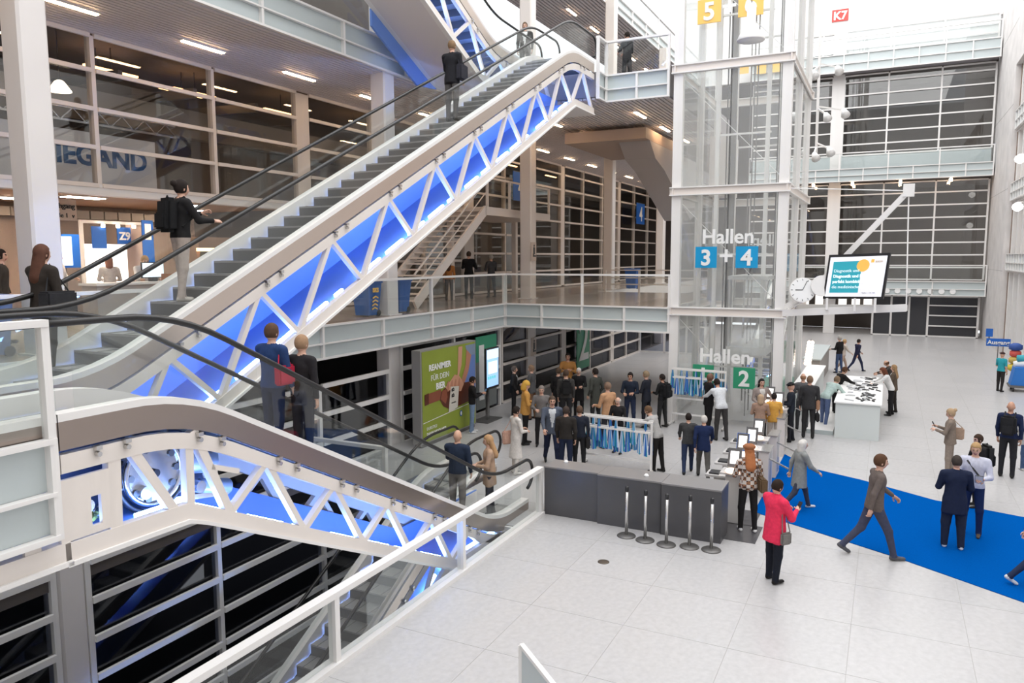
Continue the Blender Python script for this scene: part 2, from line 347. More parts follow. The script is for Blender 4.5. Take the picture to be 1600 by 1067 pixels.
for i, (x, y, z, wd, ht) in enumerate(((24, 28.9, 6.6, 2.2, .9), (33.5, 28.9, 6.6, 3.4, .9), (40, 28.9, 6.6, 3.2, .9), (47.5, 28.9, 6.6, 2.6, .9), (53, 28.9, 6.6, 3.2, .9))):
    t = struct('window_%d' % (20+i), ORD[i]+' bright window on the upper hall far wall, counted from the staircase', 'window', (x, y, z), group='daylight windows of the upper hall')
    for u in range(3): box('pane', DAYW, t, x+u*wd/3+.04, x+(u+1)*wd/3-.04, y-.03, y, z, z+ht)
for i, (x, y) in enumerate(((9.0, 17.6), (12.0, 17.6), (15.0, 17.6), (11.0, 19.3), (16.6, 19.3))):  # made-up ceiling panels, added to brighten the passage
    t = thing('fill_panel', ORD[i]+' added warm fill panel at the passage ceiling behind the gallery', 'light', (x, y, 6.68), group='added fill panels in the passage')
    box('frame', WHITE, t, x-.5, x+.5, y-.22, y+.22, 6.69, 6.72); box('diffuser', mat('fill_panel_glow', (1, .85, .7), emit=((1, .80, .62), 85)), t, x-.46, x+.46, y-.18, y+.18, 6.68, 6.69)
# booth in the passage
bt = thing('exhibition_booth', 'small exhibition booth with white frame and white back wall given its own glow', 'booth', (14, 19.6, L1))
for x in (13.2, 15.15): box('post', WHITE, bt, x-.04, x+.04, 19.5, 19.58, L1, 6.25)
box('top_rail', WHITE, bt, 13.16, 15.19, 19.5, 19.58, 6.18, 6.26)
box('back_wall', BOOTHW, bt, 13.3, 14.6, 19.62, 19.68, 3.8, 5.62); box('side_wall', BEIGE, bt, 14.6, 15.1, 19.62, 19.68, 3.8, 6.2)
for x in (13.75, 14.2, 14.7): MB().lathe([(.05, 0), (.05, .08)], (x, 19.4, 6.08), 10).build('spot', mat('spot_glow', (1, .9, .8), emit=((1, .85, .65), 12)), bt)
for nm, lab, px, z0, z1, wd, y in (('banner', 'small dark blue banner on the booth frame', 156, 5.5, 6.1, .42, 19.45), ('banner', 'tall blue banner at the booth corner', 232, 4.5, 6.3, .36, 19.0), ('poster', 'blue poster with a large white figure on the booth', 195, 5.63, 6.1, .42, 19.45)):
    x = at_y(px, 380, y).x; t = thing(nm, lab, nm, (x, y, z0)); box('sheet', BLUE, t, x-wd/2, x+wd/2, y, y+.03, z0, z1)
    if nm == 'poster': text('figure', 'Z9', .30, (x, y-.02, z0+.12), LTXT, t, face='-y', bold=.01)
    elif wd < .4: box('white_field', LTXT, t, x-.1, x+.1, y-.01, y, z1-.55, z1-.1)
ds = thing('direction_sign', 'small pale sign reading Durchgang Halle hung in the passage', 'sign', (11.2, 17.0, 6.1))
a = at_y(92, 327, 17.0); box('plate', mat('sign_cream', (.66, .55, .46), .6), ds, a.x-.42, a.x+.42, 17, 17.04, a.z-.24, a.z+.24)
text('words', 'Durchgang', .17, (a.x, 16.98, a.z+.03), BLACKM, ds, face='-y'); text('words', '< Halle 1  v', .15, (a.x, 16.98, a.z-.18), BLACKM, ds, face='-y')
gl = thing('track_garland', 'row of grey cable track boxes along the passage wall top', 'track', (12, 20.8, 6.4))
for k in range(14): box('track_box', mat('track_grey', (.30, .26, .22), .6), gl, 11.6+k*.44, 12.0+k*.44, 20.6, 20.9, 6.35, 6.58)
sc_ = thing('wall_screen', 'light blue screen standing beside the booth', 'screen', (11.6, 18.5, 4)); a = at_y(100, 392, 18.5)
box('frame', BLUE, sc_, a.x-.42, a.x+.42, 18.5, 18.56, a.z-.42, a.z+.42); box('display', mat('screen_pale', (.6, .75, 1), emit=((.6, .75, 1), 1.0)), sc_, a.x-.36, a.x+.2, 18.48, 18.5, a.z-.36, a.z+.36)
box('stand', DARKST, sc_, a.x-.05, a.x+.05, 18.51, 18.55, L1, a.z-.4)
ct = thing('reception_counter', 'grey reception counter with monitor behind the gallery rail', 'counter', (11.2, 15.2, L1))
box('body', mat('counter_grey', (.42, .40, .39), .5), ct, 10.4, 12.3, 15.0, 15.5, L1, L1+1.0); box('top', LTXT, ct, 10.36, 12.34, 14.95, 15.55, L1+1.0, L1+1.05)
mn = thing('monitor', 'flat monitor with pale screen on the reception counter', 'monitor', (12.0, 15.3, L1+1.05))
box('screen', mat('screen_white', (.8, .85, .9), emit=((.8, .88, 1), .9)), mn, 11.75, 12.3, 15.28, 15.30, L1+1.15, L1+1.47); box('back', BLACKM, mn, 11.73, 12.32, 15.30, 15.33, L1+1.13, L1+1.49); box('foot', BLACKM, mn, 11.95, 12.1, 15.25, 15.38, L1+1.05, L1+1.13)
lc = thing('lit_bar_shelf', 'long amber lit shelf behind the escalator on the gallery', 'shelf', (16, 15.2, L1))
box('shelf_body', WOOD, lc, 13.2, 17.4, 15.2, 15.6, L1, L1+1.1); box('light_strip', WARMS, lc, 13.2, 17.4, 15.1, 15.2, L1+1.75, L1+1.83); box('hood', WOOD, lc, 13.2, 17.4, 15.1, 15.6, L1+1.83, L1+2.1)
for x in (13.25, 17.35): box('side', WOOD, lc, x-.05, x+.05, 15.2, 15.6, L1+1.1, L1+1.83)
ws = thing('wooden_cabinet', 'orange wooden cabinet standing under the long escalator', 'cabinet', (10.4, 13.6, L1)); box('body', mat('orange_wood', (.42, .17, .07), .5, noise=(3, .1)), ws, 11.2, 12.6, 13.4, 14.0, L1, L1+1.25)
for x in (11.22, 11.92): box('door', mat('orange_wood_b', (.47, .20, .085), .5, noise=(3, .1)), ws, x, x+.66, 13.37, 13.4, L1+.04, L1+1.2)
for i, px in enumerate((308, 352)):
    a = at_y(px, 400, 16.6); p = thing('potted_plant', ['feathery potted plant behind the climbing woman', 'second potted plant right of the climbing woman'][i], 'plant', (a.x, 16.6, L1))
    MB().lathe([(.12, 0), (.18, .02), (.22, .4), (.2, .42)], (a.x, 16.6, L1)).build('pot', DARKST, p, True); lv = MB()
    for k in range(60):
        t = random.uniform(0, 6.28); r = random.uniform(.1, .5); h = random.uniform(.6, 1.6); d = Vector((math.cos(t), math.sin(t), 0))
        b0 = Vector((a.x, 16.6, L1+.35))+d*.05; b1 = Vector((a.x, 16.6, L1+.4+h))+d*r; sd = Vector((-d.y, d.x, 0))*.03
        m1 = (b0+b1)/2; lv.add([b0, m1+sd, b1, m1-sd], [(0, 1, 2, 3)])
    lo = lv.build('leaves', mat('leaf', (.10, .10, .04), .7), p); lo['kind'] = 'stuff'
# ---------------------------------------------------------------- back wall and right side
bw = struct('wall_back', 'white far end wall of the hall', 'wall', (56, 0, 0))
box('wall', WHITE, bw, 56.3, 56.6, -6.4, 16, 19.9, 27); box('wall', WHITE, bw, 56.3, 56.6, 7, 16, 17.4, 20)
for y0, y1 in ((3.2, 3.9),): box('pier', WHITE, bw, 56.0, 56.4, y0, y1, 0, 20)
box('shade_back', NIGHT, bw, 62, 62.2, -6.4, 16, 0, 20); box('shade_floor', NIGHT, bw, 56.6, 62, -6.4, 16, 10.1, 10.2); box('shade_floor', NIGHT, bw, 56.6, 62, -6.4, 16, 17.3, 17.4); box('shade_floor', POLISH, bw, 56.6, 62, -6.4, 16, 3.4, 3.6)
facade('window_10', 'dark glazing band of the end wall above the first floor', 'y', 56.1, [-5.35, -2.45, .55, 3.2], [3.72, 4.5, 5.3, 6.1, 6.9, 7.7, 8.5, 9.3, 10.0])
facade('window_11', 'dark glazing band of the end wall above the first floor, beside the lift', 'y', 56.1, [3.9, 6.0, 9], [3.72, 4.5, 5.3, 6.1, 6.9, 7.7, 8.5, 9.3, 10.0])
facade('window_12', 'dark glazing band of the end wall above the second floor', 'y', 56.1, [-5.35, -2.45, .55, 3.2], [11.9, 12.6, 13.4, 14.2, 15.0, 15.8, 16.6, 17.05])
facade('window_13', 'dark glazing of the end wall above the second floor, beside the lift', 'y', 56.1, [3.9, 6.0, 9], [11.9, 12.6, 13.4, 14.2, 15.0, 15.8, 16.6, 17.05])
for i, (y0, y1) in enumerate(((-5.35, 3.2), (3.9, 9))): box('sill_panel', PANEL, bw, 56.0, 56.1, y0, y1, 10.95, 11.9)
facade('window_14', 'pale clerestory windows under the white top wall', 'y', 56.1, [-5.35, -2.45, .55, 3.2], [18.3, 18.8, 19.35, 19.95], pane=mat('pale_blind', (.70, .73, .73), .4))
facade('window_15', 'small clerestory windows with white frames beside the lift', 'y', 56.1, [3.9, 4.6, 5.4, 6.2], [18.3, 19.3, 19.95])
facade('door_1', 'dark glazed entrance doors at the far end of the hall', 'y', 56.0, [-5.2, -2.4, -1.3, -.25, .85], [.05, 2.62], pane=mat('door_glass_dark', (.03, .03, .035), .12), mw=.12, cat='door')
for z in (.72, 1.4, 2.05): box('door_rail', WHITE, bw, 55.85, 56.0, -5.2, -2.45, z-.04, z+.04)
for i, (yy, zz) in enumerate(((4.2, .05), (1.9, .05))): pass
lobby = struct('wall_lobby', 'brown lit lobby beyond the open end of the hall', 'lobby'); box('lobby_wall', NIGHT, lobby, 61, 61.2, .9, 9, 0, 3); box('lobby_floor', mat('lobby_floor', (.16, .13, .11), .15), lobby, 56.1, 61, .9, 9, -.1, -.01)
for y in (5.6, 4.6, 3.0, 2.1, 1.3): box('lobby_window', LOBBY, lobby, 60.9, 61, y-.3, y+.25, 1.6, 2.5)
girder('trim_8', 'first floor gallery railing across the end wall with round vents', 'y', 55.0, -5.4, 9, L1, L1B-.1, step=2.9)
girder('trim_9', 'second floor gallery railing across the end wall', 'y', 55.0, -5.4, 9, L2, L2B, step=1.45)
girder('trim_10', 'third floor gallery railing across the end wall', 'y', 55.0, -5.4, 9, L3, L3B-.3, step=1.45)
for z0, z1 in ((L1B, L1-.02), (L2B+.05, L2-.02), (L3B-.2, L3-.02)): box('gallery_slab', CEIL, bw, 55.02, 56.2, -5.4, 9, z0, z1)
vm = MB()
for k in range(9):
    o = MB().lathe([(.06, 0), (.17, 0), (.17, .03), (.06, .03)], (0, 0, 0), 14).mesh('vent_ring', LTXT)
    vt = link('round_vent', o, label=ORD[k]+' round white vent in the end wall edge, counted from the lift side', cat='vent', group='round vents in the end wall'); vt.location = (54.93, 1.3-k*.62, 3.0); vt.rotation_euler = (0, -math.pi/2, 0)
for i, y in enumerate((4.8, 2.4, -.4, -3.2)):
    t = thing('spot_light', ORD[i]+' warm spot under the end gallery, counted from the lift side', 'light', (55, y, 9.9), group='spots under the end gallery'); MB().lathe([(.06, 0), (.09, .02), (.09, .18), (.05, .2)], (55.0, y, 9.85), 12).build('lamp', WARM, t, True); box('bracket', DARKST, t, 54.98, 55.02, y-.02, y+.02, 10.03, 10.12)
k7 = thing('stand_number_sign', 'small red sign with white letter and numeral on the white top wall', 'sign', (56.2, 3.6, 20.7)); box('plate', RED, k7, 56.2, 56.28, 3.16, 4.16, 20.72, 21.46); text('letters', 'K7', .72, (56.18, 3.66, 20.82), LTXT, k7, bold=.02)
# right side
rw = struct('wall_right', 'board-marked concrete pier wall along the side of the hall', 'wall', (45, -6, 0))
MB().prism([(48.5, 0), (57.6, 0), (57.6, 26), (30, 26), (30, 15.2), (48.5, 15.2)], 'y', -6.5, -5.5).build('concrete_pier', CONC, rw)
for z in (4.4, 8.8, 13.2, 17.6): box('joint_line', mat('concrete_joint', (.40, .385, .375), .9), rw, 48.5, 57.6, -5.5, -5.495, z, z+.02)
box('outer_wall', WHITE, rw, -9.2, 57, -9.2, -9.0, 0, 26); box('outer_wall', WHITE, rw, -9.4, -9.2, -9.2, 12, 0, 26)
box('reveal', mat('reveal_brown', (.22, .15, .11), .7), rw, 48.25, 48.5, -6.4, -5.75, 0, 15.2); box('gallery_back', BEIGE, rw, 30, 48.25, -7.3, -7.2, 5.4, 15.2)
for x in (47.9, 46.2, 44.5, 42): box('frame_column', WHITE, rw, x-.2, x+.2, -6.2, -5.75, 0, 15.2)
for z in (4.45, 8.1, 11.8): box('gallery_slab', COLM, rw, 32, 48.25, -7.2, -5.7, z-.1, z+.1)
for i, (z, hh) in enumerate(((4.45, .9), (8.1, .95), (11.8, 1.0))):
    girder('trim_%d' % (11+i), ['lowest', 'middle', 'top'][i]+' side gallery balustrade beside the concrete pier', 'x', -5.68, 36, 48.2, z+hh, z, step=.85, rail=False, out=1)
for i, (px, py) in enumerate(((1593, 323), (1597, 248))):
    a = at_y(px, py, -5.5); z = a.z; t = thing('globe_lamp', ['lower', 'upper'][i]+' white globe lamp on the side gallery beside the concrete pier', 'lamp', (a.x, -5.45, z)); MB().lathe([(.05, -.22), (.2, -.12), (.24, 0), (.2, .12), (.05, .22)], (a.x, -5.42, z), 14).build('globe', DAYW, t, True); box('arm', WHITE, t, a.x-.03, a.x+.03, -5.7, -5.42, z+.2, z+.25)
# ================================================================ escalators
def smooth_line(kinks, r=.6):
    kx = [k[0] for k in kinks]; kz = [k[1] for k in kinks]
    def f(x):
        return float(np.mean(np.interp(np.linspace(x-r, x+r, 25), kx, kz)))
    return f
def sweep(name, m, par, xs, f, y0, y1, h0, h1, g=None, smooth=False):
    g = g or f; V = []; F = []
    for x in xs:
        a = f(x)+h1; b = g(x)+h0
        V += [(x, y0, b), (x, y1, b), (x, y1, a), (x, y0, a)]
    for i in range(len(xs)-1):
        o = 4*i
        for j in range(4): F.append((o+j, o+4+j, o+4+(j+1) % 4, o+(j+1) % 4))
    F += [(3, 2, 1, 0), tuple(4*(len(xs)-1)+j for j in range(4))]
    b = MB(); b.add(V, F); return b.build(name, m, par, smooth)
def steps_mesh(wd):
    b = MB().box(-.2, .2, -wd/2, wd/2, -.03, 0, 0).box(-.2, -.18, -wd/2, wd/2, -.22, -.03, 1)
    for k in range(3): b.box(-.2, .2, -wd/2+wd*(k+.5)/3-.006, -wd/2+wd*(k+.5)/3+.006, 0, .006, 1)
    return b.mesh('step', [TREAD, RISER])
ESC = {}
def escalator(name, label, y0, y1, kinks, bkinks, pitch=1.45, led=True, truss=True, ends=(True, True), flip=False, xcut=None, led_side=0, back=True, tray=LEDGLOW, sides=(0, 1), deckm=WHITE, dfrom=-99, clad=SATIN_LIT):
    x0, x1 = kinks[0][0], kinks[-1][0]; F = smooth_line(kinks); B = smooth_line(bkinks, .03)
    par = thing(name, label, 'escalator', (x0, (y0+y1)/2, min(kinks[0][1], kinks[-1][1]))); ESC[name] = F
    n = int((x1-x0)/.22); xs = [x0+(x1-x0)*i/n for i in range(n+1)]
    wd = .17
    for s, (a, d) in enumerate(((y0, 1), (y1, -1))):
        sweep('deck', deckm, par, xs, F, a, a+wd*d, .13, .20)
        sweep('skirt_panel', deckm, par, xs, F, a+(wd-.02)*d, a+wd*d, -.12, .13)
        sweep('cladding', clad, par, xs, F, a+.0*d, a+.03*d, -.13, .13)
        gx = [x for x in xs if x0+.15 < x < x1-.15]; k = max(1, round((gx[-1]-gx[0])/2.1)); per = len(gx)//k
        for i in range(k):
            seg = gx[i*per:(i+1)*per+1] if i < k-1 else gx[i*per:]
            if len(seg) > 1: sweep('glass_panel', GLASSB, par, seg, F, a+.075*d, a+.087*d, .2, .97)
        pts = [(x, a+.08*d, F(x)+1.0) for x in xs]
        if ends[0]: pts = [(x0-.36*math.sin(t), a+.08*d, F(x0)+.68+.32*math.cos(t)) for t in np.linspace(math.pi*.9, .15, 9)]+pts
        if ends[1]: pts = pts+[(x1+.36*math.sin(t), a+.08*d, F(x1)+.68+.32*math.cos(t)) for t in np.linspace(.15, math.pi*.9, 9)]
        MB().tube(pts, .034, 8).build('handrail', BLACK, par, True)
        if truss and s in sides:
            ya = a+.0*d; yb = a+.10*d
            tc_ = sweep('top_chord', CREAM, par, xs, F, ya, yb, -.34, -.17)
            sweep('bottom_chord', CREAM, par, xs, B, ya, yb, 0, .17)
            sweep('bottom_lip', WHITE, par, xs, B, ya-.03*d, yb, -.045, 0)
            m = int((x1-x0-.2)/(pitch/2)); nodes = [x0+.1+i*(x1-x0-.2)/m for i in range(m+1)]
            for i in range(m):
                p, q = nodes[i], nodes[i+1]
                if p < dfrom and s == 0: continue
                lo, hi = (p, q) if i % 2 == (0 if flip else 1) else (q, p)
                beam('diagonal', CREAM, par, (lo, (ya+yb)/2, B(lo)+.12), (hi, (ya+yb)/2, F(hi)-.26), .08, .085, up=(0, 1, 0))
            if s == 0:
                cx = x0+.35; i = 0
                while cx < x1-.1:
                    for c_ in (cx, cx+.30):
                        if c_ < x1-.05: MB().box(c_-.03, c_+.03, ya-.05*d, ya+.02*d, F(c_)-.19, F(c_)-.15).tube([(c_, ya, F(c_)-.23), (c_, ya-.05*d, F(c_)-.23)], .026, 8).build('clamp', STEEL, tc_)
                    cx += pitch; i += 1
    if back:
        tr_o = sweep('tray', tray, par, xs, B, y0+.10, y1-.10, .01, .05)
        sweep('led_glow_liner', tray, par, xs, B, y1-.16, y1-.13, .05, .52)  # liner added to show a band of LED blue by its colour
        sweep('soffit', deckm, par, xs, B, y0+.02, y1-.02, -.04, -.01)
    if led:
        k = int((x1-x0)/.75)
        for i in range(k):
            a0 = x0+.1+(x1-x0-.2)*i/k; a1 = a0+(x1-x0-.2)/k*.72
            if i % 5 == 4: a1 = a0+.2
            beam('led_tube', LEDB, tr_o if back else par, (a0, y0+.17, B(a0)+.15), (a1, y0+.17, B(a1)+.15), .05, .05)
    sm = steps_mesh(abs(y1-y0)-.42)
    x = x0+.3
    while x < x1-.2:
        o = link('step', sm, parent=par, keep=True); z = F(x); sl = F(x+.2)-F(x-.2)
        z = math.floor(z/.195)*.195+.1 if abs(sl) > .05 else z
        o.location = Vector((x, (y0+y1)/2, F(x)+(.0))) - Vector(par.location)
        if sl < 0: o.rotation_euler = (0, 0, math.pi)
        x += .4
    return par
UK = [(3.4, L1), (5.75, L1), (20.95, 11.02), (22.75, 11.02)]
up = escalator('long_escalator', 'long blue-lit escalator climbing to the second floor with white lattice truss', 8.45, 9.85, UK, [(3.4, 2.09), (5.65, 2.09), (21.17, 9.65), (22.75, 9.65)], pitch=1.62, ends=(False, True))
LK = [(4.05, L1), (5.42, L1), (12.4, 0.02), (13.8, 0.02)]
lo = escalator('lower_escalator', 'lower escalator running down to the ground floor with exposed blue-lit drive', 6.5, 7.9, LK, [(3.3, 2.5), (5.42, 2.47), (10.9, -.2), (13.8, -.28)], pitch=1.15, ends=(False, True), dfrom=5.40, clad=SATIN_SHADED)
# extended head section of the lower escalator with its plates and machine parts
for s, y in ((0, 6.5), (1, 7.9)):
    d = 1 if s == 0 else -1
    sweep('head_deck', WHITE, lo, [0.5, 2, 3.4, 4.06], lambda x: L1, y, y+.17*d, .13, .20); sweep('head_cladding', SATIN_SHADED, lo, [0.5, 4.06], lambda x: L1, y, y+.03*d, -.13, .13)
    MB().tube([(0.5, y+.08*d, L1+1), (2.2, y+.08*d, L1+1), (4.06, y+.08*d, L1+1)], .034, 8).build('head_handrail', BLACK, lo, True)
    sweep('head_glass', GLASSB, lo, [0.6, 4.1], lambda x: L1, y+.075*d, y+.087*d, .2, .97)
box('head_chord', CREAM, lo, 1.5, 4.06, 6.5, 6.6, L1-.34, L1-.17); box('head_chord', CREAM, lo, 1.5, 4.1, 6.5, 6.6, 2.5, 2.67); box('head_soffit', WHITE, lo, 1.5, 4.1, 6.47, 7.9, 2.455, 2.5)
for x0, x1, z0, z1 in ((4.02, 4.32, 2.67, 3.24), (4.32, 4.42, 3.02, 3.24), (4.32, 4.42, 2.67, 2.74), (4.42, 4.55, 2.67, 3.24), (3.7, 3.84, 2.67, 3.24), (3.84, 4.02, 2.9, 3.02)):
    box('gusset_plate', CREAM, lo, x0, x1, 6.505, 6.55, z0, z1)
for (xa, za, xb, zb2, wd_) in ((4.56, 2.6, 4.58, 3.4, .13), (5.42, 2.5, 5.44, 3.38, .10), (4.76, 3.38, 5.24, 2.58, .10), (5.50, 3.40, 5.98, 2.30, .10), (5.72, 2.95, 6.10, 2.80, .06)): beam('head_brace', CREAM, lo, (xa, 6.55, za), (xb, 6.55, zb2), wd_, .09, up=(0, 1, 0))
box('machine_back', mat('machine_dark', (.03, .05, .11), .5), lo, 3.4, 6.4, 7.45, 7.5, 2.4, 3.35)
dw = at_y(238, 738, 7.0)
whl = MB().tube([(dw.x, 6.98, dw.z), (dw.x, 7.10, dw.z)], .37, 30); whl.build('drive_wheel', STEEL, lo)
MB().tube([(dw.x+.34*math.cos(t), 6.97, dw.z+.34*math.sin(t)) for t in np.linspace(0, 2*math.pi, 30, endpoint=False)], .032, 6, closed=True).build('wheel_rim', mat('chrome_rim', (.75, .75, .76), .2, 1), lo, True)
for k in range(10):
    t = k*.628; MB().tube([(dw.x+.28*math.cos(t), 6.99, dw.z+.28*math.sin(t)), (dw.x+.28*math.cos(t), 6.96, dw.z+.28*math.sin(t))], .04, 8).build('wheel_hole', DARKST, lo)
MB().tube([(dw.x, 6.99, dw.z), (dw.x, 6.93, dw.z)], .045, 12).build('axle', BLACKM, lo)
MB().tube([(dw.x+.42*math.cos(t), 7.0, dw.z+.42*math.sin(t)) for t in np.linspace(2.6, 6.6, 20)], .03, 6).build('drive_chain', BLACK, lo, True)
for (x, z, r, l) in ((5.95, 2.95, .16, .5), (6.25, 2.55, .10, .4), (5.6, 2.78, .12, .3)):
    MB().tube([(x-l/2, 7.1, z), (x+l/2, 7.1, z-.1)], r, 12).build('motor_housing', mat('motor_blue_grey', (.42, .50, .66), .4, .3), lo, True)
for (x, z) in ((4.75, 2.66), (5.2, 2.75), (4.55, 2.8), (5.9, 2.62)): MB().tube([(x, 6.9, z), (x, 7.1, z)], .07, 12).build('roller', STEEL, lo)
for a, b in (((4.6, 2.62), (5.1, 2.9)), ((4.5, 2.95), (4.7, 2.6)), ((5.5, 2.55), (6.4, 2.4))): beam('machine_strut', mat('yellow_green', (.45, .50, .10), .5) if a[0] < 4.58 else STEEL, lo, (a[0], 7.05, a[1]), (b[0], 7.05, b[1]), .05, .06)
ba = escalator('basement_escalator', 'dark escalator descending from the ground floor into the pit', 8.4, 9.75, [(3.6, -5.0), (5.3, -5.0), (14.6, -.02), (16.0, -.02)], [(3.6, -6.0), (5.3, -6.0), (15.2, -.9), (16.0, -.9)], pitch=1.6, ends=(False, True), sides=(0,), led=True)
ue = escalator('upper_escalator', 'upper escalator rising from the second to the third floor with pale soffit', 10.25, 11.75, [(6.0, 17.0), (8.0, 16.4), (19.6, 11.05), (22.6, 10.95)], [(6.0, 15.6), (7.9, 15.1), (18.75, 10.05), (22.6, 10.0)], pitch=1.7, ends=(False, True), deckm=mat('lilac_white', (.70, .66, .66), .45))
MB().prism([(18.9, 9.98), (15.9, 11.36), (15.9, 10.95), (17.9, 9.9)], 'y', 11.78, 11.84).build('led_glow_cheek', LEDGLOW, ue)  # added wedge, coloured like the blue-lit truss side beyond the soffit
fe = escalator('far_escalator', 'distant blue-lit escalator seen through the glass lift', 4.3, 5.6, [(34.0, 0), (35.2, 0), (42.2, L1), (43.6, L1)], [(34.0, -.1), (36, -.1), (43, 2.7), (43.6, 2.7)], pitch=1.6)
# pit railing --------------------------------------------------------
pr_ = thing('pit_railing', 'white railing with clear panes around the escalator pit', 'railing', (6, 6.12, 0))
for x in (1.2, 4.05, 7.2, 10.42, 13.55): box('post', WHITE, pr_, x-.045, x+.045, 6.08, 6.2, 0, .93)
box('handrail', WHITE, pr_, 1.2, 13.6, 6.07, 6.21, .92, 1.0); box('base_rail', WHITE, pr_, 1.2, 13.6, 6.04, 6.24, 0, .07)
for a, b in ((1.25, 4.0), (4.1, 7.15), (7.25, 10.37), (10.47, 13.5)): box('pane', GLASSB, pr_, a, b, 6.13, 6.145, .08, .91)
cr = thing('cross_railing', 'white railing closing the pit beside the basement escalator head', 'railing', (13.6, 10.8, 0))
for y in (9.95, 12.0): box('post', WHITE, cr, 13.5, 13.6, y-.045, y+.045, 0, .93)
box('handrail', WHITE, cr, 13.5, 13.62, 9.9, 12.05, .92, 1.0); box('pane', GLASSB, cr, 13.55, 13.565, 10.0, 11.95, .06, .91); box('base_rail', WHITE, cr, 13.5, 13.62, 9.9, 12.05, 0, .06)
# ================================================================ glass lift
lf = thing('glass_lift', 'tall white steel lift tower clad in clear glass', 'lift', (26.3, 4.4, 0))
LX, LY = (23.6, 26.6, 29.4), (2.85, 6.0)
for x in LX:
    for y in LY:
        wdt = .28 if x < 24 else .2
        box('tower_column', WHITE, lf, x-.12, x+.12, y-wdt/2, y+wdt/2, 0, 26)
for z in (3.53, 7.22, 10.88, 14.55, 18.2):
    for x in (23.45, 29.4):
        for dz in (-.13, .1): box('ring_flange', WHITE, lf, x-.06, x+.12, LY[0]-.2, LY[1]+.2, z+dz, z+dz+.035)
        box('ring_web', CREAM, lf, x, x+.05, LY[0]-.2, LY[1]+.2, z-.13, z+.13)
    for y in (LY[0]-.1, LY[1]+.1):
        for dz in (-.13, .1): box('ring_flange', WHITE, lf, 23.4, 29.5, y-.07, y+.07, z+dz, z+dz+.035)
        box('ring_web', CREAM, lf, 23.4, 29.5, y-.025, y+.025, z-.13, z+.13)
zz = (0.05, 3.4, 7.1, 10.75, 14.4, 18)
for j in range(5):
    for a, b in ((2.99, 4.42), (4.44, 5.85)): box('pane', GLASSM, lf, 23.56, 23.572, a, b, zz[j]+.15, zz[j+1])
    for a, b in ((23.75, 26.5), (26.7, 29.3)):
        for y in LY: box('pane', GLASSM, lf, a, b, y-.006, y+.006, zz[j]+.15, zz[j+1])
for x, y in ((24.6, 5.0), (24.6, 3.5), (27.6, 5.0), (27.6, 3.5)): box('guide_rail', WHITE, lf, x-.07, x+.07, y-.06, y+.06, 0, 26)
for x, y in ((25.0, 4.72), (25.0, 4.8), (25.3, 4.05), (25.5, 3.25), (25.5, 3.32), (26.3, 4.1), (26.3, 3.75), (28, 4.6)): MB().tube([(x, y, 0), (x, y, 26)], .022, 6).build('cable', BLACK if y < 4.0 or y > 4.7 else DARKST, lf)
box('counterweight_rail', DARKST, lf, 25.1, 25.25, 4.55, 4.75, 2, 26)
for z in (1.7, 5.3, 9.0, 12.6):
    for x in (24.6, 27.6): box('cross_brace', WHITE, lf, x-.03, x+.03, 3.4, 5.1, z-.03, z+.03)
    beam('tie_rod', WHITE, lf, (23.7, 2.9, z-1.5), (23.7, 5.9, z+1.6), .02, .02)
box('lift_car', mat('lift_car_grey', (.55, .55, .54), .4), lf, 24.2, 27.0, 3.3, 4.5, 2.15, 2.4); box('lift_car', mat('lift_car_grey', (.5, .5, .5)), lf, 24.2, 27, 3.3, 4.5, -.0+4.5, 4.62)
for x in (24.25, 26.95):
    for y in (3.35, 4.45): box('car_post', STEEL, lf, x-.03, x+.03, y-.03, y+.03, 2.4, 4.5)
box('car_glass', GLASSM, lf, 24.24, 24.25, 3.38, 4.42, 2.4, 4.5)
box('lift_door', mat('lift_door_grey', (.52, .52, .51), .35, .3), lf, 27.8, 27.85, 4.9, 5.9, L1, L1+2.2); box('landing_panel', COLM, lf, 27.9, 29.3, 5.2, 5.95, 7.4, 9.5)
def plaque(label, ch, y, z, m, sz=.64, face='-x', x=23.30):
    t = thing('hall_number_sign', label, 'sign', (x, y, z-sz/2)); s = -1 if face == '-x' else 1
    pl__ = MB().box(x-.02, x+.02, y-sz/2, y+sz/2, z-sz/2, z+sz/2).build('plate', m, t); text('numeral', ch, sz*1.02, (x+.03*s, y, z-sz*.36), LTXT, pl__, face=face, bold=.018); 
    return t
plaque('cyan square sign with white numeral three on the glass lift', '3', 5.0, 5.2, CYAN); plaque('cyan square sign with white numeral four on the glass lift', '4', 3.80, 5.2, CYAN)
plaque('green square sign with white numeral two at the lift foot', '2', 3.77, 1.56, GREEN); plaque('green square sign half hidden behind the lanyard rack', '1', 5.0, 1.58, GREEN)
plaque('yellow square sign with white numeral five high on the lift', '5', 5.08, 12.4, YELL, .68); plaque('yellow square sign with white numeral six behind the pendant lamp', '6', 3.9, 12.45, YELL, .7)
def words(label, s, y, z, size, face='-x', x=23.28, nm='lettering'):
    t = thing('hall_lettering', label, 'lettering', (x, y, z)); text('letters', s, size, (x, y, z), LTXT, t, face=face, bold=.012); return t
words('white word Hallen above the cyan numerals on the lift', 'Hallen', 4.37, 5.62, .60); words('white plus between the cyan numerals', '+', 4.4, 4.98, .75)
words('white word Hallen above the green numerals at the lift foot', 'Hallen', 4.36, 2.0, .60); words('white plus between the yellow numerals', '+', 4.5, 12.2, .75)
words('white word Hallen facing away on the back of the lift', 'Hallen', 3.9, 5.62, .60, '+x', 29.6); plaque('cyan square sign on the back of the lift', '4', 3.2, 5.0, CYAN, .64, '+x', 29.6)
plaque('dark green square sign on the back of the lift near the floor', '2', 3.2, 1.7, GREEN, .8, '+x', 29.6)
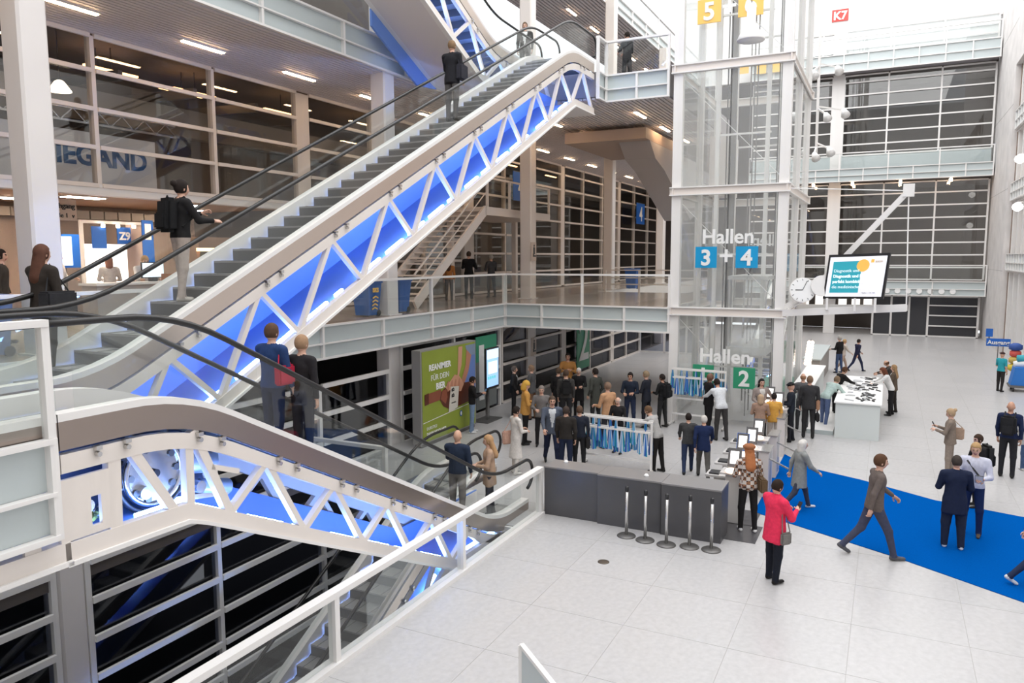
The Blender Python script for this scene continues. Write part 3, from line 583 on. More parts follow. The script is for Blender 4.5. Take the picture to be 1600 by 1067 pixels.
for i, (px, py) in enumerate(((1163, 107), (1190, 107), (1216, 104))):
    a = at_x(px, py, 54.7); t = thing('far_yellow_plate', ['left small orange plate on the far gallery behind the lift', 'middle orange plate on the far gallery behind the lift', 'wide orange plate on the far gallery behind the lift'][i], 'sign', a); box('plate', YELL, t, a.x-.03, a.x, a.y-(.3 if i < 2 else .55), a.y+(.3 if i < 2 else .55), a.z-.35, a.z+.35); box('bracket', DARKST, t, a.x, a.x+.1, a.y-.05, a.y+.05, a.z-.1, a.z+.1)
# bracket arm with screen and clock
ar = thing('bracket_arm', 'white triangular bracket arm reaching out from the lift', 'bracket', (23.6, 2.7, 3.5)); tip = at_x(1416, 481, 23.0)
beam('arm', WHITE, ar, (23.45, 2.75, 3.56), tip, .10, .20); beam('arm', WHITE, ar, (26.6, 2.75, 3.56), tip, .08, .16)
mast0 = at_x(1268, 455, 23.6); mast1 = at_x(1420, 298, 23.6)
beam('mast', WHITE, ar, mast0, mast1, .15, .15); beam('mast_foot', WHITE, ar, (23.6, 2.75, 3.7), mast0, .14, .14); box('mast_head', WHITE, ar, mast1.x-.12, mast1.x+.12, mast1.y-.14, mast1.y+.14, mast1.z-.16, mast1.z+.18)
MB().tube([mast1, tip], .018, 6).build('tie_rod', WHITE, ar); MB().tube([mast1, (23.6, 2.8, 7.2)], .016, 6).build('tie_rod', WHITE, ar)
cor = [at_x(p[0], p[1], X) for p, X in (((1296, 397), 23.25), ((1391, 396), 22.7), ((1380, 466), 22.7), ((1285, 468), 23.25))]
def quad_frame(cn):
    tl, tr_, br, bl = cn; o = (tl+tr_+br+bl)/4; r = ((tr_+br)/2-(tl+bl)/2); u = ((tl+tr_)/2-(bl+br)/2); return o, r, u
o_, r_, u_ = quad_frame(cor); n_ = r_.cross(u_).normalized()
scn = thing('info_screen', 'large tilted information screen with black frame on the bracket arm', 'screen', o_-u_/2)
def slabq(name, m, par, a0, a1, b0, b1, d0, d1):
    P = lambda a, b, d: o_+r_*a+u_*b+n_*d
    v = [P(a, b, d) for d in (d0, d1) for b in (b0, b1) for a in (a0, a1)]
    return MB().add(v, [(0, 2, 3, 1), (4, 5, 7, 6), (0, 1, 5, 4), (2, 6, 7, 3), (0, 4, 6, 2), (1, 3, 7, 5)]).build(name, m, par)
slabq('frame', BLACKM, scn, -.5, .5, -.5, .5, -.08, .0); slabq('display', mat('screen_page', (.75, .75, .78), .4, emit=((.80, .80, .84), .45)), scn, -.465, .465, -.45, .44, 0, .006)
slabq('teal_field', mat('screen_teal', (.03, .34, .42), .4, emit=((.03, .34, .42), .35)), scn, -.40, .08, -.36, .34, .006, .010)
cc = o_+r_*.10+u_*.24+n_*.012; ms = MB(); k = 24; rr = .17
ms.add([cc+r_.normalized()*rr*math.cos(2*math.pi*i/k)+u_.normalized()*rr*math.sin(2*math.pi*i/k) for i in range(k)], [tuple(range(k))]).build('yellow_disc', mat('screen_yellow', (.85, .48, .10), .4, emit=((.85, .48, .10), .35)), scn)
fr = (tuple(r_.normalized()), tuple((u_-r_*(u_.dot(r_)/r_.length_squared)).normalized()), tuple(n_))
LP = mat('screen_letter', (.8, .9, .9), emit=((.8, .92, .95), .5))
for i, s in enumerate(('Diagnostik und', 'Diagnostik und IT', 'perfekt kombiniert', 'die medizinische')): text('words', s, .115, o_+r_*-.37+u_*(.10-.12*i)+n_*.013, LP, scn, face=fr, depth=.004, bold=.004 if i in (1, 2) else 0, align='LEFT')
slabq('logo_mark', mat('screen_yellow', (.85, .48, .10)), scn, .22, .27, .30, .37, .006, .012); text('words', 'axon', .10, o_+r_*.29+u_*.30+n_*.01, mat('screen_orange_txt', (.5, .3, .1)), scn, face=fr, depth=.004, align='LEFT')
text('words', 'Halle 1 / B 100', .06, o_+r_*.14+u_*-.38+n_*.01, mat('screen_grey_txt', (.35, .35, .38)), scn, face=fr, depth=.004, align='LEFT')
for a in (-.42, .05, .38): q = o_+r_*a-u_*.5; MB().box(q.x-.03, q.x+.03, q.y-.03, q.y+.03, 3.7, q.z+.02).build('foot', WHITE, scn)
ca = at_x(1254, 453, 23.2); ck = thing('wall_clock', 'round white clock on the lift bracket showing five past eight', 'clock', ca-Vector((0, 0, .45)))
fc = Vector((-.95, -.25, .12)).normalized(); rt = Vector((.25, -.95, 0)).normalized(); upc = fc.cross(-rt).normalized(); upc = upc if upc.z > 0 else -upc
def disc(name, m, r, d0, d1): MB().add([ca+fc*d+rt*r*math.cos(t)+upc*r*math.sin(t) for d in (d0, d1) for t in np.linspace(0, 2*math.pi, 28, endpoint=False)], [tuple(range(28)), tuple(range(28, 56))]+[(i, (i+1) % 28, 28+(i+1) % 28, 28+i) for i in range(28)]).build(name, m, ck)
disc('case', WHITE, .36, -.10, .0); disc('face', LTXT, .335, 0, .006)
for t in range(12): th = t*math.pi/6; beam('hour_mark', BLACKM, ck, ca+fc*.008+(rt*math.sin(th)+upc*math.cos(th))*.27, ca+fc*.008+(rt*math.sin(th)+upc*math.cos(th))*.32, .016, .004, up=fc)
beam('hour_hand', BLACKM, ck, ca+fc*.012, ca+fc*.012-rt*.20, .022, .004, up=fc); beam('minute_hand', BLACKM, ck, ca+fc*.014, ca+fc*.014+(rt*.42+upc*.9).normalized()*.29, .016, .004, up=fc)
beam('clock_stem', WHITE, ck, ca-fc*.06-upc*.3, (23.5, 2.6, 3.65), .06, .06); MB().add([ca+Vector((.1, -.5, .12))+rt*.3*math.cos(t)+upc*.3*math.sin(t)+fc*d for d in (0, .06) for t in np.linspace(0, 2*math.pi, 24, endpoint=False)], [tuple(range(24)), tuple(range(24, 48))]+[(i, (i+1) % 24, 24+(i+1) % 24, 24+i) for i in range(24)]).build('second_dial', WHITE, ck)
# pendant lamp in front of the six
pa = at_x(1173, 64, 20.0); pd = thing('pendant_lamp', 'white bell pendant lamp hanging before the yellow numeral six', 'lamp', pa)
MB().lathe([(.33, 0), (.34, .02), (.27, .16), (.17, .30), (.14, .40), (.11, .42), (.11, .85), (.05, .9)], pa, 26).build('shade', WHITE, pd, True); MB().lathe([(.31, .01), (.25, .14), (.1, .2)], pa, 26).build('reflector', mat('reflector_grey', (.45, .42, .42), .25, .9), pd, True)
MB().tube([pa+Vector((0, 0, .9)), pa+Vector((0, 0, 12))], .012, 6).build('cable', DARKST, pd)
# cluster of hanging projector lamps in front of the end wall
ch = thing('projector_lamp_cluster', 'cluster of white projector lamps hung from a mast before the end wall', 'lamp', at_x(1275, 250, 34))
q0 = at_x(1275, 245, 34); q1 = at_x(1278, 95, 34); beam('mast', WHITE, ch, q0, q1+Vector((0, 0, 14)), .10, .10)
for px, py in ((1270, 112), (1308, 105), (1318, 172), (1290, 178), (1272, 240), (1295, 232)):
    q = at_x(px, py, 33.6); MB().tube([q, q+Vector((-.2, -.1, -.24))], [.09, .18], 12).build('reflector', LTXT, ch, True); beam('arm', WHITE, ch, q, (34, q0.y, q.z+.3), .06, .06)
# ================================================================ counters, stands, carpet
cp = MB().prism([(20.7, 2.25), (15.62, 2.25), (14.25, -.36), (12.2, -3.6), (12.2, -4.2), (17.2, -4.2), (18.08, -1.1), (19.03, .36), (19.57, 1.49)], 'z', 0, .012).build('carpet', CARPET, label='bright blue carpet runner laid across the granite floor', cat='carpet')
dc = thing('dark_counter', 'long dark grey counter block at the end of the pit railing', 'counter', (14, 4.3, 0))
for i, (ya, yb, xf) in enumerate(((6.08, 4.92, 13.66), (4.915, 3.64, 13.60), (3.635, 2.52, 13.56))):
    box('front_panel', DARK, dc, xf, 14.2, yb, ya, .0, .97); box('counter_top', DARKTOP, dc, xf-.01, 14.24, yb, ya, .97, 1.0)
box('seam', BLACK, dc, 13.555, 13.57, 3.632, 3.645, 0, .97)
for i, (px, py) in enumerate(((885, 722), (1010, 744))):
    a = at_z(px, py, 1.0); MB().lathe([(.05, 0), (.05, .02), (.02, .05)], (max(13.7, min(a.x, 14.1)), a.y, 1.0), 12).build('cable_cap', LTXT, None, True, label=['small white cap', 'second small white cap'][i]+' lying on the dark counter top', cat='cap')
stb = MB().lathe([(.175, 0), (.175, .012), (.16, .025), (.03, .04)], (0, 0, 0), 24).mesh('base', DARKST, True); stp = MB().tube([(0, 0, .035), (0, 0, .86)], .03, 12).mesh('pole', STEEL, True); sth = MB().lathe([(.034, .86), (.034, .95), (.02, .96)], (0, 0, 0), 12).mesh('belt_head', BLACKM, True)
for i, (px, py) in enumerate(((980, 836), (1009, 843), (1042, 850), (1078, 853), (1112, 858))):
    a = at_z(px, py); t = thing('barrier_post', ['barrier post farthest along, nearest the pit railing', 'second barrier post from the pit railing', 'middle one of the five barrier posts', 'fourth barrier post from the pit railing', 'barrier post at the free counter end'][i]+' before the dark counter', 'post', (a.x-.05, a.y, 0), group='belt barrier posts')
    for nm, me in (('base', stb), ('pole', stp), ('belt_head', sth)): link(nm, me, parent=t, keep=True)
fp = at_z(943, 878); MB().lathe([(.10, 0), (.10, .006), (.08, .008)], (fp.x, fp.y, 0), 20).build('floor_socket', mat('socket_bronze', (.12, .10, .08), .4, .6), None, True, label='small round metal floor socket in the granite', cat='socket')
sp = thing('standing_partition', 'white framed board corner standing low in front of the floor', 'board', (6.5, 3.0, 0)); p0 = at_z(815, 1008, 1.2); p1 = at_z(870, 1077, 1.2)
beam('top_rail', WHITE, sp, p0, p1, .05, .04); beam('post', WHITE, sp, (p0.x, p0.y, 0), p0, .05, .05); beam('panel', PANEL, sp, (p0.x, p0.y, .6), (p1.x, p1.y, .6), .02, 1.16)
beam('post', WHITE, sp, (p1.x, p1.y, 0), p1, .05, .05)
wc = thing('white_counter', 'big white counter strewn with dark lanyards and leaflets', 'counter', (26, .6, 0))
box('body', mat('counter_pale', (.62, .66, .65), .45), wc, 23.35, 28.6, .04, 1.2, 0, 1.02); box('top', LTXT, wc, 23.3, 28.65, 0, 1.24, 1.02, 1.06)
random.seed(11)
xs_ = sorted(random.uniform(23.6, 28.3) for _ in range(46)); nd = [0, 0]
for k in range(46):
    x = xs_[k]; y = random.uniform(.35, .95) if k % 4 != 3 else random.uniform(.1, .4); dark = int(y < .72 and k % 4 != 0); a = random.uniform(0, 3.1)
    dx, dy = math.cos(a)*random.uniform(.1, .22), math.sin(a)*random.uniform(.06, .14)
    o = MB().tube([(x-dx, y-dy, 1.075), (x, y+.05, 1.085), (x+dx, y+dy, 1.075)], random.uniform(.025, .055), 5, rz=.018).build('folded_lanyard', BLACKM if dark else mat('leaflet_grey', (.55, .56, .58), .6), None)
    o['label'] = ORD[nd[dark]]+(' dark lanyard' if dark else ' pale grey leaflet')+' from the near end of the white counter'; nd[dark] += 1; o['category'] = 'lanyard' if dark else 'leaflet'; o['group'] = 'dark lanyards on the white counter' if dark else 'pale leaflets on the white counter'
sk = thing('sneeze_screen', 'small clear desk screen on the white counter front', 'screen', (23.9, .3, 1.06)); box('pane', GLASSM, sk, 23.7, 24.6, .42, .43, 1.06, 1.35); box('foot', LTXT, sk, 23.7, 24.6, .38, .47, 1.06, 1.075)
pl_ = thing('low_plinth', 'low white plinth step beside the white counter', 'step', (24.5, 1.6, 0)); box('step', WHITE, pl_, 23.6, 27.5, 1.25, 1.98, 0, .12); box('edge', PANEL, pl_, 23.58, 23.6, 1.25, 1.98, 0, .12)
w2 = thing('long_desk', 'long white registration desk beside the lift foot', 'desk', (29, 2.0, 0)); box('body', mat('counter_pale', (.62, .66, .65)), w2, 26.2, 31.0, 2.05, 2.6, 0, 1.0); box('top', LTXT, w2, 26.1, 31.1, 2.0, 2.65, 1.0, 1.05)
w3 = thing('partition_desk', 'grey fronted desk behind the long white desk', 'desk', (35, 2.2, 0)); box('body', mat('counter_grey2', (.34, .31, .29), .5), w3, 32.2, 37.5, 2.3, 2.7, 0, 1.1); box('top', PANEL, w3, 32.1, 37.6, 2.25, 2.95, 1.1, 1.15)
gm = thing('green_mat', 'dark green floor mat beside the far desk', 'mat', (33, 3.4, 0)); box('mat', mat('mat_green', (.05, .20, .13), .9), gm, 30.6, 34.5, 2.9, 4.6, 0, .012); box('border', BLACK, gm, 30.55, 34.55, 2.85, 4.65, 0, .008)
# registration kiosks
kg = mat('kiosk_dark', (.10, .095, .095), .4); ks = mat('kiosk_screen', (.9, .9, .9), emit=((1, .98, .95), 1.6)); kl = mat('kiosk_lamp', (1, .8, .7), emit=((1, .72, .55), 2.0)); kc = mat('kiosk_case', (.70, .55, .46), .5)
def kiosk(px, py, sc, label, blue=False):
    a = at_z(px, py, 1.28); t = thing('check_in_kiosk', label, 'kiosk', (a.x, a.y, 0), group='check-in kiosks along the lanes')
    x, y = a.x, a.y
    box('pedestal', mat('pedestal_white', (.66, .64, .62), .45), t, x-.1, x+.2, y-.14, y+.14, 0, .98); box('shelf', mat('shelf_grey', (.52, .50, .49), .4), t, x-.16, x+.28, y-.24, y+.24, .98, 1.01)
    n = Vector((-.93, 0, .36)); u = Vector((.36, 0, .93)); c0 = Vector((x+.06, y, 1.28))
    def tilt(nm, m, w_, h_, d0, d1): 
        v = [c0+Vector((0, 1, 0))*s_*w_+u*q_*h_+n*d for d in (d0, d1) for q_ in (-1, 1) for s_ in (-1, 1)]
        MB().add(v, [(0, 2, 3, 1), (4, 5, 7, 6), (0, 1, 5, 4), (2, 6, 7, 3), (0, 4, 6, 2), (1, 3, 7, 5)]).build(nm, m, t)
    tilt('case', BLUE if blue else kg, .125, .185, -.05, 0); tilt('bezel', kg, .115, .175, 0, .006); tilt('display', ks, .08, .125, .006, .012)
    MB().lathe([(.12, 0), (.15, .03), (.13, .06)], (x-.1, y, 1.02), 18).build('scan_light', kl, t, True); beam('stem', kg, t, (x+.08, y, 1.0), (x+.08, y, 1.15), .08, .05)
for i, (px, py, lab) in enumerate(((1147, 716, 'nearest check-in kiosk at the dark counter end'), (1160, 691, 'blue cased check-in kiosk behind the red-haired person'), (1174, 681, 'check-in kiosk just behind the blue one'), (1185, 667, 'check-in kiosk beside the fur vest'), (1217, 623, 'check-in kiosk facing the uniformed guard'), (1203, 614, 'farthest check-in kiosk at the lift column'))):
    kiosk(px, py, 1, lab, blue=(i == 1))
def sidetable(i, px, py):
    a = at_z(px, py, .78); t = thing('device_table', ['grey side table with a black tablet at the first lane', 'narrow grey side table at the second lane', 'narrow grey side table at the third lane', 'narrow grey side table at the fourth lane'][i], 'table', (a.x, a.y, 0))
    box('top', mat('shelf_grey', (.52, .50, .49), .4), t, a.x-.2, a.x+.2, a.y-.26, a.y+.26, .75, .79); box('support', mat('pedestal_white', (.66, .64, .62)), t, a.x-.12, a.x+.12, a.y-.10, a.y+.10, 0, .75)
    g = link('tablet', MB().box(-.13, .13, -.1, .1, 0, .03).mesh('tablet', BLACKM), label=['black tablet', 'small black reader', 'black card reader', 'dark handset'][i]+' on the '+['first', 'second', 'third', 'fourth'][i]+' lane side table', cat='tablet'); g.location = (a.x, a.y+.1, .79)
for i, p in enumerate(((1125, 740), (1138, 722), (1150, 706), (1160, 690))): sidetable(i, *p)
for i, (px, py) in enumerate(((1141, 812), (1193, 775), (1206, 745), (1219, 712), (1230, 678))):
    a = at_z(px, py); t = thing('turnstile_gate', ['first', 'second', 'third', 'fourth', 'fifth'][i]+' pale turnstile gate counted from the dark counter', 'turnstile', (a.x, a.y, 0), group='turnstile gates')
    box('body', mat('gate_cream', (.66, .60, .55), .4), t, a.x-.1, a.x+.55, a.y-.09, a.y+.09, 0, 1.0); box('top_plate', STEEL, t, a.x-.12, a.x+.57, a.y-.11, a.y+.11, 1.0, 1.03)
    beam('arm', STEEL, t, (a.x, a.y-.09, .85), (a.x-.1, a.y-.5, .70), .03, .03); box('glass_wing', GLASSM, t, a.x+.1, a.x+.4, a.y-.1, a.y-.09, .1, .95)
for i, (px, py) in enumerate(((1148, 806), (1148, 830))):
    a = at_z(px, py); box('floor_strip', DARK, None, a.x-.5, a.x+.45, a.y-.45, a.y+.4, 0, .008, label=['dark entrance mat at the first kiosk', 'dark entrance mat beside the counter end'][i], cat='mat')
bl = thing('ball_lamp_rack', 'rack of glowing round bulbs on the desk beside the lift', 'lamp', at_z(1262, 570, 1.05))
for k in range(16):
    a = at_z(1262, 570, 1.05); x, y, z = a.x-.1+.15*(k//2), a.y+.12*(k % 2)-.06, 1.12+.10*(k//2); MB().lathe([(.02, -.08), (.075, -.03), (.075, .03), (.02, .08)], (x, y, z), 10).build('bulb', mat('bulb_glow', (1, .85, .75), emit=((1, .75, .6), 3)), bl, True)
beam('rack_frame', DARKST, bl, (a.x-.1, a.y, 1.05), (a.x+1.1, a.y, 1.95), .03, .03)
# lanyard racks
LAN = [mat('lanyard_teal', (.02, .30, .42), .5), mat('lanyard_blue', (.02, .10, .42), .5), mat('lanyard_sky', (.10, .32, .66), .5), mat('lanyard_white', (.6, .68, .8), .5)]
def rack(label, p, q, h, rows, foot, n):
    p = Vector(p); q = Vector(q); d = (q-p); ln = d.length; d.normalize(); nn = Vector((-d.y, d.x, 0)); t = thing('lanyard_rack', label, 'rack', p)
    for e in (p, q):
        beam('upright', WHITE, t, e, e+Vector((0, 0, h)), .05, .05); beam('foot_bar', WHITE, t, e-nn*.3+Vector((0, 0, .06)), e+nn*.3+Vector((0, 0, .06)), .04, .05)
        for s in (-1, 1): c = e+nn*.28*s; MB().tube([c+d*-.012+Vector((0, 0, .04)), c+d*.012+Vector((0, 0, .04))], .04, 12).build('castor', DARKST, t)
    for z in rows: beam('cross_bar', WHITE, t, p+Vector((0, 0, z)), q+Vector((0, 0, z)), .045, .05)
    for off in (-.09, .09): beam('hanging_rail', WHITE, t, p+nn*off+Vector((0, 0, h)), q+nn*off+Vector((0, 0, h)), .04, .045); beam('hanging_rail', WHITE, t, p+nn*off+Vector((0, 0, h-.25)), q+nn*off+Vector((0, 0, h-.25)), .04, .045)
    g = label+' lanyards'
    for k in range(n):
        u = (k+.5)/n; upper = (k % 3 == 0); zt = h-.02 if upper else h-.27; L = random.uniform(.55, .72) if upper else random.uniform(.48, .6)
        c = p+d*(ln*u)+nn*(.09 if k % 2 else -.09); wv = random.uniform(.05, .075); b = MB()
        for s in range(6):
            o1 = d*((s-2.5)*.006); o2 = d*((s-2.5)*wv*.36)+nn*random.uniform(-.03, .03); e1 = c+o1+Vector((0, 0, zt)); e2 = c+o2+Vector((0, 0, zt-L*random.uniform(.9, 1)))
            b.tube([e1, (e1+e2)/2+d*random.uniform(-.01, .01), e2], [.010, .019, .024], 4, mi=s % 4)
        o = b.build('lanyard_bundle', random.sample(LAN, 4)); o['label'] = ORD[k]+' lanyard bundle from the pit side of the '+('nearer rack' if 'nearer' in label else 'rack before the lift'); o['category'] = 'lanyard'; o['group'] = 'lanyard bundles on the '+('nearer rack' if 'nearer' in label else 'far rack')
random.seed(5)
a, b = at_z(914, 722), at_z(1012, 746); rack('nearer white lanyard rack behind the dark counter', (a.x-.2, a.y, 0), (a.x-.35, b.y, 0), 1.28, (.3,), 1, 24)
a, b = at_z(1056, 652), at_z(1134, 667); rack('white wheeled lanyard rack before the glass lift', (23.05, 5.9, 0), (22.95, 4.25, 0), 1.76, (.35, .85), 1, 22)
# billboard
BB0, BB1 = at_z(664, 690), at_z(741, 668); Yb = 11.25; bx0, bx1 = at_y(660, 640, Yb).x, at_y(742, 620, Yb).x
bb = thing('billboard', 'large green beer advertising billboard with bottle and hand', 'billboard', (bx0, Yb, 0)); BH = 2.62
fg = mat('billboard_frame', (.34, .33, .32), .4, .4); box('frame', fg, bb, bx0-.07, bx1+.07, Yb, Yb+.28, .10, BH+.08); box('plinth', DARKST, bb, bx0, bx1, Yb+.02, Yb+.26, 0, .1)
OL = mat('poster_olive', (.25, .31, .035), .5, noise=(1, .06)); W_ = bx1-bx0
PO = None
def pq(name, m, pts, d): MB().add([(bx0+u*W_, Yb-d, .16+v*(BH-.1)) for u, v in pts], [tuple(range(len(pts)))]).build(name, m, PO)
PO = MB().box(bx0, bx1, Yb-.012, Yb, .14, BH+.04).build('poster', OL, bb)
pq('blue_corner', mat('poster_blue', (.12, .20, .48), .5), [(1, .42), (1, .97), (.93, .97), (.66, .42)], .016); pq('dark_corner', mat('poster_sky', (.20, .26, .36), .5), [(.80, .97), (1, .97), (1, .84), (.84, .84)], .018)
SK = mat('poster_skin', (.45, .20, .12), .5); SK2 = mat('poster_skin_light', (.58, .30, .19), .5); BR = mat('poster_brown', (.10, .025, .012), .3); BR2 = mat('poster_brown_light', (.25, .075, .04), .3)
pq('arm', SK2, [(.66, .97), (.74, .97), (.72, .75), (.66, .62), (.60, .58), (.64, .66)], .020); pq('arm', SK, [(.82, .92), (.92, .84), (.86, .66), (.76, .50), (.64, .44), (.72, .58), (.80, .74)], .021)
pq('hand', SK2, [(.50, .60), (.58, .66), (.68, .62), (.76, .52), (.70, .44), (.58, .47), (.44, .50), (.40, .54)], .024)
for k in range(4): pq('finger', SK, [(.42+.07*k, .555-.01*k), (.45+.07*k, .60), (.47+.07*k, .60), (.47+.07*k, .49-.01*k), (.44+.07*k, .48-.01*k)], .026)
pq('bottle_neck', BR2, [(.06, .405), (.32, .415), (.32, .53), (.06, .52)], .022); pq('bottle_cap', BR, [(.03, .40), (.10, .405), (.10, .53), (.03, .52)], .025)
pq('bottle_body', BR, [(.30, .41), (.36, .33), (.50, .26), (.98, .30), (.98, .52), (.50, .545), (.38, .53), (.32, .50)], .023); pq('bottle_shine', BR2, [(.31, .42), (.40, .35), (.44, .42), (.42, .52), (.34, .51)], .0255)
pq('label_sheet', mat('poster_label', (.60, .57, .50), .5), [(.45, .23), (.63, .265), (.66, .51), (.50, .53)], .028)
for i, (s, sz, u, v, bd) in enumerate((('REANIMIER', .235, .31, .77, .008), ('FÜR DEIN', .225, .31, .655, 0), ('BIER', .25, .315, .545, .008))): text('slogan', s, sz, (bx0+u*W_, Yb-.02, .16+v*(BH-.1)), LTXT, PO, face='-y', depth=.006, bold=bd)
text('label_letters', 'B B', .2, (bx0+.56*W_, Yb-.034, .16+.455*(BH-.1)), BLACKM, PO, face=((0, 0, 1), (-1, 0, 0), (0, -1, 0)), depth=.004, bold=.006); text('label_letters', 'REANIMIER', .05, (bx0+.55*W_, Yb-.034, .16+.33*(BH-.1)), BLACKM, PO, face='-y', depth=.004)
pq('white_rule', LTXT, [(0, .205), (1, .265), (1, .272), (0, .212)], .02); text('slogan', 'DURSTIG?', .12, (bx0+.06*W_, Yb-.02, .16+.115*BH), LTXT, PO, face='-y', depth=.005, align='LEFT'); text('slogan', 'DANN NOCH MIT!', .12, (bx0+.06*W_, Yb-.02, .16+.055*BH), LTXT, PO, face='-y', depth=.005, bold=.004, align='LEFT')
cq = Vector((bx0+.70*W_, Yb-.02, .16+.17*BH)); MB().add([cq+Vector((.07*math.cos(t), 0, .09*math.sin(t))) for t in np.linspace(0, 6.283, 20, endpoint=False)], [tuple(range(20))]).build('round_mark', BLUE, PO)
MB().add([cq+Vector((.045*math.cos(t), -.003, .06*math.sin(t))) for t in np.linspace(0, 6.283, 20, endpoint=False)], [tuple(range(20))]).build('round_mark_centre', LTXT, PO)
# number one banner, screen stand, hanging banners
gb = thing('number_banner', 'green banner with white numeral one behind the screen stand', 'banner', (20.3, 12.05, .5)); x0, x1 = at_y(746, 600, 12.1).x, at_y(768, 600, 12.1).x
box('sheet', GREEN, gb, x0-.1, x1+.35, 12.08, 12.12, 1.75, 2.6); box('sheet_grey', mat('banner_grey', (.20, .215, .21), .6), gb, x0-.1, x1+.35, 12.08, 12.12, .15, 1.75); text('numeral', '1', 2.6, (x0+.22, 12.06, .5), LTXT, gb, face='-y', bold=.04)
ss = thing('screen_stand', 'tall touch screen stand showing a hall map', 'screen', (21.1, 11.3, 0)); a0, a1 = at_y(759, 575, 11.3), at_y(778, 565, 11.3)
box('post', STEEL, ss, a0.x+.15, a0.x+.28, 11.33, 11.4, 0, 1.3); box('foot', DARKST, ss, a0.x-.25, a0.x+.75, 11.1, 11.7, 0, .03); zt, zb_ = at_y(768, 543, 11.3).z, at_y(768, 607, 11.3).z
box('case', BLACKM, ss, a0.x-.02, a1.x+.02, 11.28, 11.34, zb_, zt); box('display', mat('map_screen', (.3, .5, .8), emit=((.35, .58, .90), .9)), ss, a0.x+.03, a1.x-.03, 11.27, 11.28, zb_+.08, zt-.05)
box('display_head', mat('map_head', (.6, .75, .9), emit=((.7, .85, 1), .9)), ss, a0.x+.03, a1.x-.03, 11.262, 11.27, zt-.35, zt-.05); box('map', mat('map_white', (.8, .9, 1), emit=((.8, .92, 1), 1.0)), ss, a0.x+.12, a1.x-.12, 11.262, 11.27, zb_+.5, zt-.45)
for i in range(4): box('map_button', mat('map_teal', (.1, .5, .5), emit=((.15, .6, .6), .8)), ss, a0.x+.08+i*.14, a0.x+.17+i*.14, 11.262, 11.27, zb_+.33, zb_+.42)
gc = thing('number_banner', 'hanging green banner with white numeral two beyond the crowd', 'banner', (33, 11.9, .5)); x0, x1 = at_y(902, 540, 11.9).x, at_y(921, 540, 11.9).x
box('sheet', GREEN, gc, x0, x1, 11.9, 11.94, .35, 2.85); text('numeral', '2', 2.5, ((x0+x1)/2, 11.88, .75), LTXT, gc, face='-y', bold=.03); box('cap_rail', DARKST, gc, x0, x1, 11.88, 11.96, 2.78, 2.83)
for i, (p, q, y) in enumerate((((995, 316), (1007, 351), 15.4), ((802, 266), (825, 316), 15.4))):
    a, b = at_y(p[0], p[1], y), at_y(q[0], q[1], y); t = thing('number_banner', ['distant blue banner with white numeral four on the gallery', 'blue banner with white numeral four behind the cream column'][i], 'banner', (a.x, y, b.z)); box('sheet', BLUE, t, a.x, b.x, y, y+.03, b.z, a.z); text('numeral', '4', (a.z-b.z)*.95, ((a.x+b.x)/2, y-.02, b.z+(a.z-b.z)*.15), LTXT, t, face='-y', bold=.02)
    box('cap_rail', DARKST, t, a.x, b.x, y-.01, y+.04, a.z-.03, a.z)
pg = thing('pictogram_plate', 'small plate with a black figure pictogram on the cream gallery column', 'sign', (26.4, 12.18, 4.8)); a = at_y(835, 393, 12.18); a.x = 26.32; box('plate', mat('plate_beige', (.62, .52, .45), .6), pg, a.x-.22, a.x+.22, 12.165, 12.20, a.z-.35, a.z+.35)
for (u0, v0, u1, v1) in ((-.02, .18, .06, .26), (-.05, -.1, .08, .16), (-.08, -.2, 0, -.08), (0, -.2, .18, -.14)): box('figure', BLACKM, pg, a.x+u0, a.x+u1, 12.155, 12.165, a.z+v0, a.z+v1)
pg = thing('pictogram_plate', 'small plate with a black figure pictogram on the ground floor column', 'sign', (26.4, 12.18, 1.6)); a = at_y(836, 541, 12.18); a.x = 26.32; box('plate', mat('plate_beige', (.62, .52, .45), .6), pg, a.x-.22, a.x+.22, 12.165, 12.20, a.z-.35, a.z+.35)
for (u0, v0, u1, v1) in ((-.02, .18, .06, .26), (-.05, -.1, .08, .16), (-.08, -.2, 0, -.08), (0, -.2, .18, -.14)): box('figure', BLACKM, pg, a.x+u0, a.x+u1, 12.155, 12.165, a.z+v0, a.z+v1)
# wheelie bins
def bin_(x, y, z, label, chev):
    t = thing('wheelie_bin', label, 'bin', (x, y, z)); b = MB(); 
    w0, w1, h = .22, .29, .95
    b.add([(x-w0, y-w0, z+.04), (x+w0, y-w0, z+.04), (x+w0, y+w0, z+.04), (x-w0, y+w0, z+.04), (x-w1, y-w1, z+h), (x+w1, y-w1, z+h), (x+w1, y+w1, z+h), (x-w1, y+w1, z+h)], [(0, 3, 2, 1), (4, 5, 6, 7), (0, 1, 5, 4), (1, 2, 6, 5), (2, 3, 7, 6), (3, 0, 4, 7)]).build('body', BINB, t)
    box('rim', BINB, t, x-.31, x+.31, y-.31, y+.31, z+h-.05, z+h); MB().prism([(x-.32, z+h), (x+.32, z+h), (x+.28, z+h+.06), (x-.28, z+h+.06)], 'y', y-.33, y+.33).build('lid', BINB, t)
    for s in (-.2, .2): MB().tube([(x+.22, y+s-.03, z+.09), (x+.22, y+s+.03, z+.09)], .09, 14).build('wheel', BLACK, t)
    if chev:
        for k in range(4): beam('chevron', YELL, t, (x-.12, y-.255-.012*k, z+.2+.1*k), (x, y-.258-.012*k, z+.25+.1*k), .015, .035); beam('chevron', YELL, t, (x, y-.258-.012*k, z+.25+.1*k), (x+.12, y-.255-.012*k, z+.2+.1*k), .015, .035)
        text('letters', 'SKS', .16, (x, y-.30, z+.66), YELL, t, face='-y', bold=.006)
